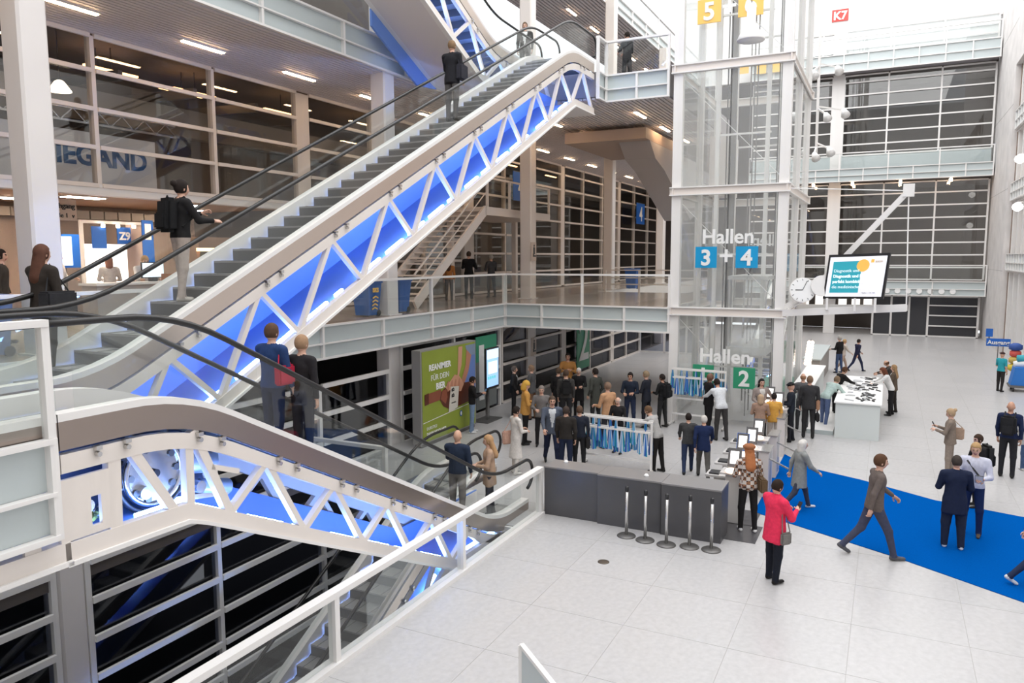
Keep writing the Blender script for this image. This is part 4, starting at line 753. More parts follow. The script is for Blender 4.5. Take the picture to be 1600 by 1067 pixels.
bin_(16.5, 12.6, L1, 'blue wheelie bin with orange chevrons behind the gallery rail', True); bin_(18.0, 12.65, L1, 'plain blue wheelie bin right of the chevron bin', False)
bin_(7.0, 12.9, L1, 'blue wheelie bin beside the large pale column', False); bin_(36.3, 11.4, L1+.0, 'distant blue bin beyond the bridge railing', False)
# staircase on the gallery
st = thing('gallery_staircase', 'cream steel staircase with open treads up to a landing', 'stairs', (22, 14, L1))
S0, S1 = Vector((19.7, 0, L1)), Vector((24.4, 0, 6.95))
for y in (13.2, 14.7): beam('stringer', CREAM, st, (S0.x, y, S0.z+.1), (S1.x, y, S1.z), .32, .08, up=(0, 1, 0))
for k in range(17): t_ = (k+.7)/17.5; p = S0.lerp(S1, t_); box('tread', CREAM, st, p.x-.14, p.x+.16, 13.24, 14.66, p.z+.08, p.z+.13)
box('landing', CREAM, st, 24.3, 30.0, 13.1, 15.8, 6.75, 7.05)
for y in (13.14,):
    for x in (24.4, 26.2, 28.1, 29.95): box('landing_post', CREAM, st, x-.04, x+.04, y-.04, y+.04, 7.05, 8.1)
    box('landing_rail', CREAM, st, 24.4, 30, y-.03, y+.03, 8.05, 8.12); 
    for a, b in ((24.45, 26.15), (26.25, 28.05), (28.15, 29.9)): box('landing_pane', GLASSB, st, a, b, y-.006, y+.006, 7.1, 8.0)
for y in (13.2, 14.7): beam('stair_rail', CREAM, st, (S0.x, y, S0.z+1.05), (S1.x, y, S1.z+1.0), .045, .045, up=(0, 1, 0)); beam('stair_rail', CREAM, st, (S0.x, y, S0.z+.65), (S1.x, y, S1.z+.6), .03, .03, up=(0, 1, 0))
for x in (24.4, 29.8): box('landing_leg', CREAM, st, x-.1, x+.1, 14.6, 14.8, L1, 6.75)
# sloping soffit box beyond the bridge
sx = thing('stair_soffit', 'grey sloping underside of a stair beyond the bridge ceiling', 'stairs', (30, 8, 9)); pts = [at_y(975, 222, 9.2), at_y(1060, 205, 9.2), at_y(1060, 330, 9.2), at_y(1045, 345, 9.2), at_y(1000, 268, 9.2), at_y(985, 250, 9.2)]
MB().prism([(p.x, min(p.z, 9.55)) for p in pts], 'y', 8.2, 9.4).build('soffit_body', mat('soffit_grey', (.40, .37, .36), .6), sx); box('ledge', mat('soffit_brown', (.40, .31, .25), .6), sx, 27.5, 33.0, 8.2, 11.4, 9.55, 9.95)
# side railing and bits on the bridge
br = thing('bridge_back_railing', 'low white railing on the far side of the bridge', 'railing', (32.9, 9, L1))
for y in (6.3, 8.2, 10.0, 11.6): box('post', CREAM, br, 32.85, 32.93, y-.04, y+.04, L1, L1+1.0)
for z in (1.0, .66, .36): box('rail', CREAM, br, 32.86, 32.92, 6.3, 11.6, L1+z-.03, L1+z+.02)
# exit sign, trolley
ex = thing('exit_sign', 'blue hanging sign with white lettering beside the concrete pier', 'sign', (44, -5.2, 1.8)); a = at_x(1560, 535, 44); b0, b1 = at_x(1541, 535, 44), at_x(1579, 535, 44)
box('plate', BLUE, ex, 43.97, 44.03, b1.y, b0.y, a.z-.19, a.z+.19); text('letters', 'Ausgang', .28, (43.95, a.y, a.z-.09), LTXT, ex, bold=.006); q = at_x(1546, 519, 44); box('post', DARKST, ex, 43.98, 44.02, q.y-.03, q.y+.03, a.z, q.z-.2); box('symbol', BLUE, ex, 43.97, 44.0, q.y-.15, q.y+.15, q.z-.22, q.z+.18)
box('mast', DARKST, ex, 44.0, 44.04, a.y-.02, a.y+.02, 0, a.z-.19)
tl = thing('cleaning_trolley', 'blue cleaning trolley with bundles at the edge of the hall', 'trolley', at_z(1600, 611)); a = at_z(1600, 611)
MB().prism([(a.y-.55, .25), (a.y+.5, .25), (a.y+.38, .95), (a.y-.5, .95)], 'x', a.x-.35, a.x+.35).build('blue_bag', mat('trolley_blue', (.02, .17, .55), .6), tl); box('chassis', DARKST, tl, a.x-.38, a.x+.38, a.y-.55, a.y+.52, .16, .25)
for s in (-.4, .4):
    for u in (-.28, .28): MB().tube([(a.x+u, a.y+s-.03, .08), (a.x+u, a.y+s+.03, .08)], .08, 12).build('wheel', BLACK, tl)
MB().tube([(a.x, a.y+.4, 1.02), (a.x, a.y, 1.08), (a.x, a.y-.5, 1.02)], [.12, .17, .12], 12).build('white_bundle', LTXT, tl, True); MB().tube([(a.x, a.y+.3, 1.25), (a.x, a.y-.4, 1.28)], [.14, .16], 12).build('teal_bundle', mat('teal_cloth', (.05, .35, .42), .8), tl, True)
b = at_z(1583, 603); t2 = thing('figure_stand_in', 'yellow, red and blue bundles stacked in place of a colourful figure beside the trolley', 'cart', b)  # stack of bundles added as stand-in for a colourful costumed figure
for i, (z, r, m) in enumerate(((.35, .12, mat('figure_brown', (.25, .10, .04), .6)), (.75, .26, mat('figure_yellow', (.62, .48, .06), .7)), (1.05, .22, mat('figure_gold', (.55, .40, .10), .7)), (1.32, .20, mat('figure_red', (.62, .10, .08), .7)), (1.58, .24, mat('figure_blue', (.03, .08, .30), .7)))):
    MB().lathe([(.4*r, -.16), (r, -.08), (r, .08), (.4*r, .16)], (b.x, b.y, z), 14).build('bundle', m, t2, True)
box('pole', DARKST, t2, b.x-.03, b.x+.03, b.y-.03, b.y+.03, .1, 1.5); box('base', DARKST, t2, b.x-.25, b.x+.25, b.y-.2, b.y+.2, .04, .1)
# ================================================================ people
def surface_nets(d, org, h):
    """closed quad surface of the zero level of a sampled distance field"""
    s = d < 0; nx, ny, nz = d.shape
    c = [(i, j, k) for i in (0, 1) for j in (0, 1) for k in (0, 1)]
    sl = lambda o: (slice(o[0], nx-1+o[0]), slice(o[1], ny-1+o[1]), slice(o[2], nz-1+o[2]))
    cnt = sum(s[sl(o)].astype(np.int8) for o in c); act = (cnt > 0) & (cnt < 8)
    idx = np.full(act.shape, -1, np.int64); ii = np.argwhere(act); idx[act] = np.arange(len(ii))
    acc = np.zeros((len(ii), 3)); num = np.zeros(len(ii))
    val = {o: d[ii[:, 0]+o[0], ii[:, 1]+o[1], ii[:, 2]+o[2]] for o in c}
    for a in c:
        for ax in range(3):
            if a[ax] == 0:
                b = list(a); b[ax] = 1; b = tuple(b); va, vb = val[a], val[b]; m = (va < 0) != (vb < 0)
                t = np.where(m, va/np.where(m, va-vb, 1), 0); p = np.tile(np.array(a, float), (len(ii), 1)); p[:, ax] += t
                acc += p*m[:, None]; num += m
    V = (ii+acc/num[:, None])*h+np.array(org)
    F = []
    for ax in range(3):
        u, v = [(1, 2), (2, 0), (0, 1)][ax]
        A = [slice(None)]*3; Bs = [slice(None)]*3; A[ax] = slice(0, -1); Bs[ax] = slice(1, None)
        ch = s[tuple(A)] != s[tuple(Bs)]; e = np.argwhere(ch); e = e[(e[:, u] > 0) & (e[:, v] > 0) & (e[:, u] < d.shape[u]-1) & (e[:, v] < d.shape[v]-1)]
        if not len(e): continue
        def at(du, dv): q = e.copy(); q[:, u] -= du; q[:, v] -= dv; return idx[q[:, 0], q[:, 1], q[:, 2]]
        q = np.stack([at(0, 0), at(1, 0), at(1, 1), at(0, 1)], 1); fl = s[e[:, 0], e[:, 1], e[:, 2]]
        q[~fl] = q[~fl][:, ::-1]; F.append(q)
    return V, np.concatenate(F)
def cone_d(P, a, b, ra, rb, sq=1.0, cut=None):
    a = np.array(a, float); b = np.array(b, float); ab = b-a; L = max(ab@ab, 1e-9)
    q = P-a; t = np.clip((q@ab)/L, 0, 1); e = q-t[..., None]*ab
    if sq != 1.0: e = e*np.array([1/sq, 1, 1])
    d = np.sqrt((e*e).sum(-1))-(ra+(rb-ra)*t)
    if cut is not None: d = np.maximum(d, cut-P[..., 2])
    return d
def head_mesh():
    nu, nv = 26, 18; V = []; M = []
    for j in range(nv+1):
        th = math.pi*j/nv
        for i in range(nu):
            ph = 2*math.pi*i/nu; x, y, z = math.sin(th)*math.cos(ph), math.sin(th)*math.sin(ph), math.cos(th)
            r = np.array([x*.098, y*.077, z*.122])
            if z < 0: r[1] *= 1-.28*(-z)**1.3; r[0] *= 1-.10*(-z)
            if x > 0:
                g = lambda yc, zc, sy, sz: math.exp(-((y-yc)/sy)**2-((z-zc)/sz)**2)
                r[0] += .026*g(0, -.16, .13, .20)+.010*g(0, -.75, .3, .2)+.006*g(0, -.5, .25, .06)-.010*(g(.34, .03, .18, .13)+g(-.34, .03, .18, .13))+.006*(g(.34, .22, .25, .08)+g(-.34, .22, .25, .08))
            V.append(r)
    F = []; FM = []
    for j in range(nv):
        for i in range(nu):
            F.append((j*nu+i, (j+1)*nu+i, (j+1)*nu+(i+1) % nu, j*nu+(i+1) % nu)); c = sum(V[k] for k in F[-1])/4; m = 0
            if c[0] > .07:
                if abs(abs(c[1])-.028) < .011 and abs(c[2]-.004) < .012: m = 5
                elif abs(c[1]) < .026 and abs(c[2]+.060) < .010: m = 6
                elif abs(abs(c[1])-.030) < .016 and abs(c[2]-.026) < .008: m = 7
            FM.append(m)
    V = [np.array(v) for v in V]
    for s in (-1, 1):                                   # ears
        o = len(V)
        for j in range(5):
            th = math.pi*j/4
            for i in range(6):
                ph = i*math.pi/3; V.append(np.array([-.005+.020*math.sin(th)*math.cos(ph), s*.076+.012*math.sin(th)*math.sin(ph), -.005+.034*math.cos(th)]))
        for j in range(4):
            for i in range(6): F.append((o+j*6+i, o+(j+1)*6+i, o+(j+1)*6+(i+1) % 6, o+j*6+(i+1) % 6)); FM.append(0)
    return np.array(V), F, FM
HEADV, HEADF, HEADM = head_mesh()
def hand_geo(curl):
    """palm with four unequal fingers and a thumb from its side; x along the hand, z is the back of the hand, +y the thumb side"""
    b = MB(); b.tube([(-.01, 0, 0), (.02, 0, 0), (.06, 0, 0), (.088, 0, -.004)], [.026, .037, .042, .036], 8, rz=.017)
    for k, (y, L) in enumerate(((.030, .070), (.010, .080), (-.011, .075), (-.030, .058))):
        p = Vector((.08, y, -.002)); pts = [p]; a = curl*.35
        for sg in (.45, .32, .23): p = p+Vector((math.cos(a), 0, -math.sin(a)))*L*sg; pts.append(p); a += curl
        b.tube(pts, [.0095, .009, .008, .0065], 5)
    p = Vector((.02, .036, -.004)); b.tube([p, p+Vector((.03, .022, -.010-curl*.01)), p+Vector((.055, .024, -.018-curl*.025))], [.012, .0105, .008], 5)
    return b
HANDS = {c: hand_geo(c) for c in (.35, .75)}
DK = mat('eye_dark', (.03, .02, .018), .4)
def clot(c, r=.85):
    if isinstance(c, bpy.types.Material): return c
    c = tuple(round(x, 3) for x in c); return mat('cloth_%d_%d_%d' % tuple(int(x*1000) for x in c), c, r, noise=(22, .10), spec=.2)
def skinm(k): return mat('skin_%d' % k, [(.62, .37, .27), (.50, .27, .18), (.16, .075, .045), (.55, .32, .22)][k], .5)
def plaid():
    m = mat('plaid_cloth', (.2, .12, .09), .9); nt = m.node_tree; b = nt.nodes['Principled BSDF']; tc = nt.nodes.new('ShaderNodeTexCoord')
    k1 = nt.nodes.new('ShaderNodeTexChecker'); k1.inputs['Scale'].default_value = 24; k1.inputs[1].default_value = (.30, .13, .06, 1); k1.inputs[2].default_value = (.055, .035, .03, 1)
    k2 = nt.nodes.new('ShaderNodeTexChecker'); k2.inputs['Scale'].default_value = 13.7; k2.inputs[2].default_value = (.55, .50, .46, 1)
    nt.links.new(tc.outputs['Object'], k1.inputs[0]); nt.links.new(tc.outputs['Object'], k2.inputs[0]); nt.links.new(k1.outputs[0], k2.inputs[1]); nt.links.new(k2.outputs[0], b.inputs['Base Color']); return m
PEOPLE = {}
POSES = dict(  # la/ra = (shoulder flex, abduct, elbow, inward)   ll/rl = (hip flex, knee, abduct)
    stand=dict(la=(4, 8, 12, .05), ra=(-2, 8, 10, .05), ll=(2, 3, 3), rl=(-2, 3, 3)),
    phone=dict(la=(22, 10, 80, .55), ra=(24, 10, 88, .55), ll=(2, 3, 3), rl=(-2, 4, 3), head=22),
    talk=dict(la=(10, 12, 75, .25), ra=(0, 8, 12, .05), ll=(3, 3, 4), rl=(-4, 4, 4)),
    hold=dict(la=(12, 12, 78, .6), ra=(10, 12, 72, .6), ll=(3, 4, 4), rl=(-3, 4, 4), head=12),
    pocket=dict(la=(-12, 18, 45, .2), ra=(-12, 18, 45, .2), ll=(2, 3, 4), rl=(-2, 3, 4)),
    hip=dict(la=(-15, 35, 85, .7), ra=(5, 10, 60, .4), ll=(2, 3, 4), rl=(-2, 3, 4)),
    walk=dict(la=(-24, 8, 15, .05), ra=(26, 8, 28, .1), ll=(26, 12, 2), rl=(-20, 22, 2), lean=4),
    walk2=dict(la=(26, 8, 28, .1), ra=(-24, 8, 15, .05), ll=(-20, 22, 2), rl=(26, 12, 2), lean=4),
    reach=dict(la=(52, 8, 20, .1), ra=(48, 8, 25, .1), ll=(4, 4, 4), rl=(-4, 4, 4), lean=24, head=15),
    bend=dict(la=(46, 6, 22, .1), ra=(42, 6, 26, .1), ll=(4, 4, 5), rl=(-6, 4, 5), lean=42, head=5),
    climb=dict(la=(48, 8, 62, .2), ra=(30, 10, 60, .1), ll=(6, 6, 2), rl=(-4, 5, 2), lean=3),
    rail=dict(la=(30, 10, 50, .3), ra=(5, 8, 20, .1), ll=(3, 4, 3), rl=(-3, 4, 3)),
    crossed=dict(la=(22, 14, 95, .95), ra=(18, 14, 95, .95), ll=(4, 4, 3), rl=(-4, 4, 3)),
    push=dict(la=(42, 8, 35, .1), ra=(42, 8, 35, .1), ll=(24, 14, 2), rl=(-20, 22, 2), lean=14),
)
def person(label, pos, face, H, top, bot, hair=('short', (.04, .025, .018)), pose='stand', shoe=(.02, .02, .02), skin=0, coat=None, shirt=None, skirt=None, bulk=1.0, wide=1.0, longsleeve=True, vox=None, curl=.75, headturn=0, lookdown=None):
    bulk *= 1.10; wide *= 1.13; ps = POSES[pose]; s = H/1.75; rad = math.radians; lean = rad(ps.get('lean', 0)); pos = Vector(pos)
    dist = (pos-CAM).length; h = vox or (.021 if dist < 22 else .026 if dist < 32 else .034)
    up_ = lambda p: np.array([(p[0]*math.cos(lean)+(p[2]-.95)*math.sin(lean)), p[1], .95+(p[2]-.95)*math.cos(lean)-p[0]*math.sin(lean)])
    C = []                                                # capsules: a, b, ra, rb, squash, cut, label
    J = {}
    for sd, k in ((1, 'l'), (-1, 'r')):
        f, kn, ab = ps[k+'l']; f = rad(f); kn = rad(kn); ab = rad(ab)
        hip = np.array([0, .09*sd, .93]); knee = hip+.45*np.array([math.sin(f), sd*math.sin(ab), -math.cos(f)]); ank = knee+.41*np.array([math.sin(f-kn), sd*math.sin(ab)*.3, -math.cos(f-kn)]); J[k] = (hip, knee, ank, f-kn)
    low = min(J['l'][2][2], J['r'][2][2]); dz = .085-low
    for k in 'lr':
        hip, knee, ank, an = J[k]; C += [(hip, knee, .083*wide, .060*wide, 1, None, 2), (knee, ank, .058*wide, .043*wide, 1, None, 2)]
        tip = an*.8 if ank[2]+dz > .12 else 0; fw = np.array([math.cos(tip), 0, math.sin(tip)]); dn = np.array([math.sin(tip), 0, -math.cos(tip)])
        C += [(ank+dn*.045-fw*.035, ank+dn*.05+fw*.155, .038, .032, 1, None, 3), (ank, ank+dn*.03, .042, .040, 1, None, 3)]
    tb = bulk
    C += [(np.array([0, .055, .965]), np.array([0, -.055, .965]), .108*tb, .108*tb, .88, None, 1 if coat else 2),
          (up_((0, .045, 1.06)), up_((0, -.045, 1.06)), .100*tb, .100*tb, .84, None, 1), (up_((0, 0, 1.0)), up_((.01, 0, 1.34)), .13*tb, .145*tb, .78, None, 1),
          (up_((.005, .075, 1.33)), up_((.005, -.075, 1.33)), .105*tb, .105*tb, .92, None, 1), (up_((-.005, .145, 1.43)), up_((-.005, -.145, 1.43)), .062*tb, .062*tb, 1, None, 1),
          (up_((0, 0, 1.44)), up_((.02, 0, 1.56)), .056, .052, 1, None, 0)]
    if coat: C.append((up_((0, 0, 1.12)), np.array([-.005, 0, coat]), .135*tb, (.165+.06*max(0, .8-coat))*tb, .80, coat, 1))
    if skirt: C.append((np.array([0, 0, 1.0]), np.array([0, 0, skirt]), .125, .21, .85, skirt, 2))
    hands = []
    for sd, k in ((1, 'l'), (-1, 'r')):
        f, ab, el, inw = ps[k+'a']; f = rad(f)-(lean*0); ab = rad(ab); el = rad(el); sh = up_((-.005, .185*sd*(.5+.5*tb), 1.425))
        ud = np.array([math.sin(f)*math.cos(ab), sd*math.sin(ab), -math.cos(f)*math.cos(ab)]); elb = sh+.29*ud
        fd = np.array([math.sin(f+el), -sd*inw+sd*math.sin(ab)*.3, -math.cos(f+el)]); fd /= np.linalg.norm(fd); wr = elb+.255*fd; lab = 1 if longsleeve else 0
        C += [(sh, elb, .056*tb, .045*tb, 1, None, 1), (elb, elb+.215*fd, .046*tb, .035, 1, None, lab), (elb+.2*fd, wr, .030, .026, 1, None, 0)]
        hands.append((wr, fd, sd))
    hc = up_((.022, 0, 1.640)); pit = rad(lookdown if lookdown is not None else ps.get('head', 4))+lean*.35; yaw = rad(headturn)
    pts = np.array([c[0] for c in C]+[c[1] for c in C]); lo_ = pts.min(0)-.24; hi_ = pts.max(0)+.24; lo_[2] = min(lo_[2], -dz-.08)
    g = [np.arange(lo_[i], hi_[i]+h, h) for i in range(3)]; P = np.stack(np.meshgrid(*g, indexing='ij'), -1); D = None; kk = .028
    for a, b, ra, rb, sq, cut, lb in C:
        # only touch the part of the grid near this limb
        m_ = max(ra, rb)+.13; i0 = [max(0, int((min(a[i], b[i])-m_-lo_[i])/h)) for i in range(3)]; i1 = [int((max(a[i], b[i])+m_-lo_[i])/h)+2 for i in range(3)]; S = tuple(slice(i0[i], i1[i]) for i in range(3))
        if D is None: D = np.full(P.shape[:3], .3)
        d = cone_d(P[S], a, b, ra, rb, sq, cut); o = D[S]; t = np.clip(.5+.5*(o-d)/kk, 0, 1); D[S] = o+(d-o)*t-kk*t*(1-t)
    D = np.maximum(D, -(P[..., 2]+dz))                    # flat soles
    V, F = surface_nets(D, lo_, h)
    best = np.full(len(V), 9.); lab = np.zeros(len(V), int); nidx = np.zeros(len(V), int)
    for ci, (a, b, ra, rb, sq, cut, lb) in enumerate(C):
        d = cone_d(V, a, b, ra, rb, sq, cut)-(.012 if lb == 1 and coat else 0); mk = d < best; best[mk] = d[mk]; lab[mk] = lb; nidx[mk] = ci
    if not coat:                                          # straight hem
        lab[(lab == 2) & (V[:, 2] > .93) & (V[:, 2] < 1.2)] = 1; lab[(nidx >= 8) & (nidx <= 12) & (V[:, 2] < .93) & (lab == 1)] = 2
    if shirt is not None:
        iv = np.array([1.0]); back = V.copy(); back[:, 2] -= .95; xr = back[:, 0]*math.cos(lean)-back[:, 2]*math.sin(lean); zr = .95+back[:, 2]*math.cos(lean)+back[:, 0]*math.sin(lean)
        lab[(lab == 1) & (xr > .045) & (zr > 1.02) & (zr < 1.47) & (np.abs(V[:, 1]) < .018+.075*np.clip((zr-1.02)/.42, 0, 1))] = 4
    VV = [V]; FF = [tuple(q) for q in F.tolist()]; fm = np.sort(lab[F], axis=1)[:, 1].tolist(); n = len(V)
    Rh = np.array((Matrix.Rotation(yaw, 3, 'Z') @ Matrix.Rotation(pit, 3, 'Y'))); VV.append(HEADV @ Rh.T + hc); FF += [tuple(i+n for i in q) for q in HEADF]; fm += HEADM; n += len(HEADV)
    for wr, fd, sd in hands:
        hb = HANDS[curl]; x = fd; z0 = np.array([0, sd*.55, .75]) if abs(fd[2]) < .7 else np.array([.25, sd*1.0, 0]); y = np.cross(z0, x); y /= np.linalg.norm(y); z = np.cross(x, y); hv = np.array(hb.v); hv = hv*np.array([1, sd, 1]) if False else hv
        VV.append(wr+hv @ np.array([x, y, z])); FF += [tuple(i+n for i in q) for q in hb.f]; fm += [0]*len(hb.f); n += len(hv)
    ALL = np.concatenate(VV); ALL[:, 2] += dz; ALL *= s
    me = bpy.data.meshes.new('person'); me.from_pydata(ALL.tolist(), [], FF)
    sk_ = skinm(skin)
    for m in (sk_, clot(top), clot(bot), clot(shoe, .5), clot(shirt or (.7, .7, .7)), DK, mat('lip', (.38, .13, .11), .5), clot(hair[1])): me.materials.append(m)
    me.polygons.foreach_set('material_index', fm); me.polygons.foreach_set('use_smooth', [True]*len(me.polygons)); me.update()
    o = link('person', me, label=label, cat='person'); o.location = pos; o.rotation_euler = (0, 0, rad(face))
    # hair, in head space
    ty, hcol = hair
    if ty != 'bald':
        hh = .0135; bb = {'long': (-.15, -.34), 'bob': (-.14, -.16)}.get(ty, (-.14, -.12)); gx = np.arange(-.19, .16, hh); gy = np.arange(-.14, .14, hh); gz = np.arange(bb[1]-.06, .20, hh); Q = np.stack(np.meshgrid(gx, gy, gz, indexing='ij'), -1)
        el_ = lambda c, r: (np.sqrt((((Q-np.array(c))/np.array(r))**2).sum(-1))-1)*min(r)
        d = el_((-.012, 0, .022), (.108, .089, .117)); face_ = np.maximum(.052-Q[..., 0]-.0, -(.068-Q[..., 2])) if ty != 'hat' else np.maximum(.0-Q[..., 0]*0-.5, 0)
        if ty in ('short', 'bun', 'bob', 'long', 'ring'):
            d = np.maximum(d, np.minimum(Q[..., 0]-.045, .062-Q[..., 2]))                  # open face
            d = np.maximum(d, -(Q[..., 2]+(.062 if ty in ('short', 'ring') else .12))) if ty in ('short', 'ring', 'bun') else d
            if ty == 'ring': d = np.maximum(d, Q[..., 2]-.045)
        if ty == 'bob': d = np.minimum(d, np.maximum(cone_d(Q, (-.035, .0, .02), (-.04, 0, -.13), .10, .095), Q[..., 0]-.030))
        if ty == 'long': d = np.minimum(d, np.maximum(cone_d(Q, (-.04, .0, .02), (-.085, 0, -.30), .096, .105, .62), Q[..., 0]-.028))
        if ty == 'bun': d = np.minimum(d, cone_d(Q, (-.11, 0, .05), (-.13, 0, .06), .045, .045))
        if ty == 'cap': d = np.minimum(np.maximum(el_((-.005, 0, .035), (.112, .094, .108)), -(Q[..., 2]-.038)), np.maximum(el_((.0, .02, .075), (.125, .115, .04)), -(Q[..., 2]-.04)))
        if ty == 'hat': d = np.minimum(np.maximum(el_((-.01, 0, .03), (.115, .098, .125)), -(Q[..., 2]-.02)), np.maximum(cone_d(Q, (-.04, 0, .0), (-.05, 0, -.08), .092, .09), Q[..., 0]-.02))
        hv, hf = surface_nets(d, (gx[0], gy[0], gz[0]), hh); hv = hv @ Rh.T+hc; hv[:, 2] += dz; hv *= s
        hm = bpy.data.meshes.new('hair'); hm.from_pydata(hv.tolist(), [], hf.tolist()); hm.materials.append(clot(hcol)); hm.polygons.foreach_set('use_smooth', [True]*len(hm.polygons)); hm.update()
        ho = link('hat' if ty in ('cap', 'hat') else 'hair', hm, parent=o, keep=True)
    M = Matrix.Translation(pos) @ Matrix.Rotation(rad(face), 4, 'Z')
    W = lambda p: M @ (Vector((p[0], p[1], p[2]+dz))*s)
    return dict(o=o, M=M, s=s, W=W, up=lambda p: W(up_(p)), hand={'l': hands[0], 'r': hands[1]}, hp=lambda k, off=.07: W(hands[0 if k == 'l' else 1][0]+hands[0 if k == 'l' else 1][1]*off), lean=lean, dir=M.to_3x3() @ Vector((1, 0, 0)))
def obox(name, m, par, c, ax, sx, sy, sz, bev=.03):
    """rounded block at c with local axes ax"""
    bm = bmesh.new(); bmesh.ops.create_cube(bm, size=1); 
    for v in bm.verts: v.co = Vector((v.co.x*sx, v.co.y*sy, v.co.z*sz))
    if bev: bmesh.ops.bevel(bm, geom=list(bm.edges), offset=bev, segments=2, affect='EDGES')
    Mx = Matrix(ax).transposed().to_4x4(); Mx.translation = c; bm.transform(Mx); me = bpy.data.meshes.new(name); bm.to_mesh(me); bm.free(); me.materials.append(m)
    return link(name, me, parent=par)
def axes_of(p):
    x = p['dir']; y = Vector((-x.y, x.x, 0)); u = (p['up']((0, 0, 1.3))-p['up']((0, 0, 1.0))).normalized(); return (x, y, u)
def backpack(p, label, col=(.015, .015, .017), sc=1.0):
    ax = axes_of(p); c = p['up']((-.195, 0, 1.24)); t = thing('backpack', label, 'backpack', c); m = clot(col, .7)
    bo = obox('body', m, t, c, ax, .16*sc, .30*sc, .44*sc, .05); obox('pocket', m, bo, c-ax[0]*.09*sc-ax[2]*.08, ax, .06*sc, .24*sc, .22*sc, .025)
    for y in (-.10, .10): MB().tube([p['up']((-.13, y, 1.40)), p['up']((.0, y, 1.515)), p['up']((.118, y, 1.40)), p['up']((.118, y*1.15, 1.22)), p['up']((-.05, y*1.6, 1.08))], .018, 6).build('strap', m, t)
    MB().tube([c+ax[2]*.21-ax[1]*.05, c+ax[2]*.27, c+ax[2]*.21+ax[1]*.05], .012, 5).build('grab_loop', m, t)
def bag(p, label, side=1, z=.80, col=(.02, .02, .02), size=(.10, .30, .26), strap=True, x=-.02, name='shoulder_bag', hang=None):
    ax = axes_of(p); c = p['W']((x, .235*side, z)); t = thing(name, label, 'bag', c); m = clot(col, .6)
    obox('body', m, t, c, (ax[1], ax[0], Vector((0, 0, 1))), size[0], size[1], size[2], .025)
    top_ = p['up']((-.01, .13*side, 1.515)) if hang is None else p['hp'](hang)
    MB().tube([c+ax[0]*size[1]*.38+Vector((0, 0, size[2]*.48)), top_+ax[0]*.02, c-ax[0]*size[1]*.38+Vector((0, 0, size[2]*.48))] if strap else [c+Vector((0, 0, size[2]*.5)), top_, c+Vector((0, 0, size[2]*.5))+ax[0]*.05], .010, 5).build('strap', m, t)
def held(p, k, name, label, cat, dims, m, dz=.02, tilt=.5):
    c = p['hp'](k, .09)+Vector((0, 0, dz)); x = p['dir']; y = Vector((-x.y, x.x, 0)); u = (Vector((0, 0, 1))*math.cos(tilt)+x*math.sin(tilt)).normalized(); n = y.cross(u)
    t = thing(name, label, cat, c); obox('body', m, t, c, (u, y, n), *dims, .004); obox('face', mat('paper_white', (.75, .75, .76), .6) if cat != 'phone' else BLACKM, t, c+n*(dims[2]/2+.001), (u, y, n), dims[0]*.9, dims[1]*.9, .002, 0)
def gp(px, py, z=0.0): a = at_z(px, py, z); return (a.x, a.y, z)
def ph(px, ptop, pfoot, z=0.0): a = at_z(px, pfoot, z); return max(1.5, min(1.95, at_x(px, ptop, a.x).z-z))
NAVY, BLK, GRY, JEAN, CHAR = (.012, .018, .045), (.014, .013, .014), (.20, .19, .19), (.06, .10, .20), (.045, .042, .042)
BRH, DKH, GRH, BLH, WHT = (.09, .045, .025), (.02, .014, .012), (.34, .32, .30), (.42, .27, .13), (.68, .68, .68)
def add(label, px, foot, top_px, face, *a, z=0.0, dx=0, dy=0, **k):
    pos = Vector(gp(px, foot, z))+Vector((dx, dy, 0)); return person(label, pos, face, ph(px, top_px, foot, z), *a, **k)
# ---- right foreground and carpet
p = add('person in a bright pink blazer and dark trousers looking at a phone', 1208, 908, 752, -42, (.72, .035, .09), (.012, .014, .022), hair=('short', (.025, .016, .012)), pose='phone', shoe=(.012, .01, .01), coat=.72, bulk=1.2, wide=1.12); held(p, 'r', 'mobile_phone', 'dark phone held by the person in pink', 'phone', (.15, .075, .012), BLACKM)
bag(p, 'small grey shoulder bag at the hip of the person in pink', -1, .82, (.18, .17, .16), (.07, .2, .2), x=.03)
p = add('red-haired person in a plaid top and beret before the nearest kiosk', 1167, 830, 698, 25, plaid(), BLK, hair=('long', (.38, .14, .055)), pose='hold', shoe=(.72, .72, .72), coat=.92, bulk=1.05); bag(p, 'woven brown shoulder bag on the red-haired person', -1, 1.0, (.12, .075, .04), (.14, .30, .26), x=-.12)
hc_ = p['up']((.022, 0, 1.72)); MB().lathe([(.09, -.02), (.115, 0), (.12, .03), (.08, .065), (.01, .075)], hc_, 18).build('beret', clot((.30, .12, .055)), None, True, label='rust brown beret on the red-haired person', cat='beret')
p = add('person in a grey coat and white shawl walking onto the carpet', 1247, 796, 690, -60, (.24, .25, .245), (.05, .055, .08), hair=('bob', (.6, .58, .55)), pose='walk', shoe=WHT, coat=.62, bulk=1.15)
p = add('person in a brown jacket striding across the blue carpet', 1362, 870, 706, -72, (.13, .105, .095), (.055, .06, .10), hair=('short', BRH), pose='walk2', shoe=(.10, .10, .11), coat=.88, bulk=1.0)
p = add('person in a navy coat and wide trousers standing on the carpet, seen from behind', 1487, 856, 714, 8, NAVY, (.018, .024, .045), hair=('short', (.05, .04, .035)), pose='hold', shoe=WHT, coat=.68, bulk=1.14, wide=1.25, curl=.35)
p = add('person in a pale lilac shirt facing the navy coat on the carpet', 1516, 836, 693, 172, (.55, .56, .66), (.012, .025, .085), hair=('short', BLH), pose='hold', shoe=(.10, .07, .05), skin=0, bulk=1.05); held(p, 'l', 'notebook', 'open notebook held by the person in the lilac shirt', 'notebook', (.18, .13, .02), BLACKM)
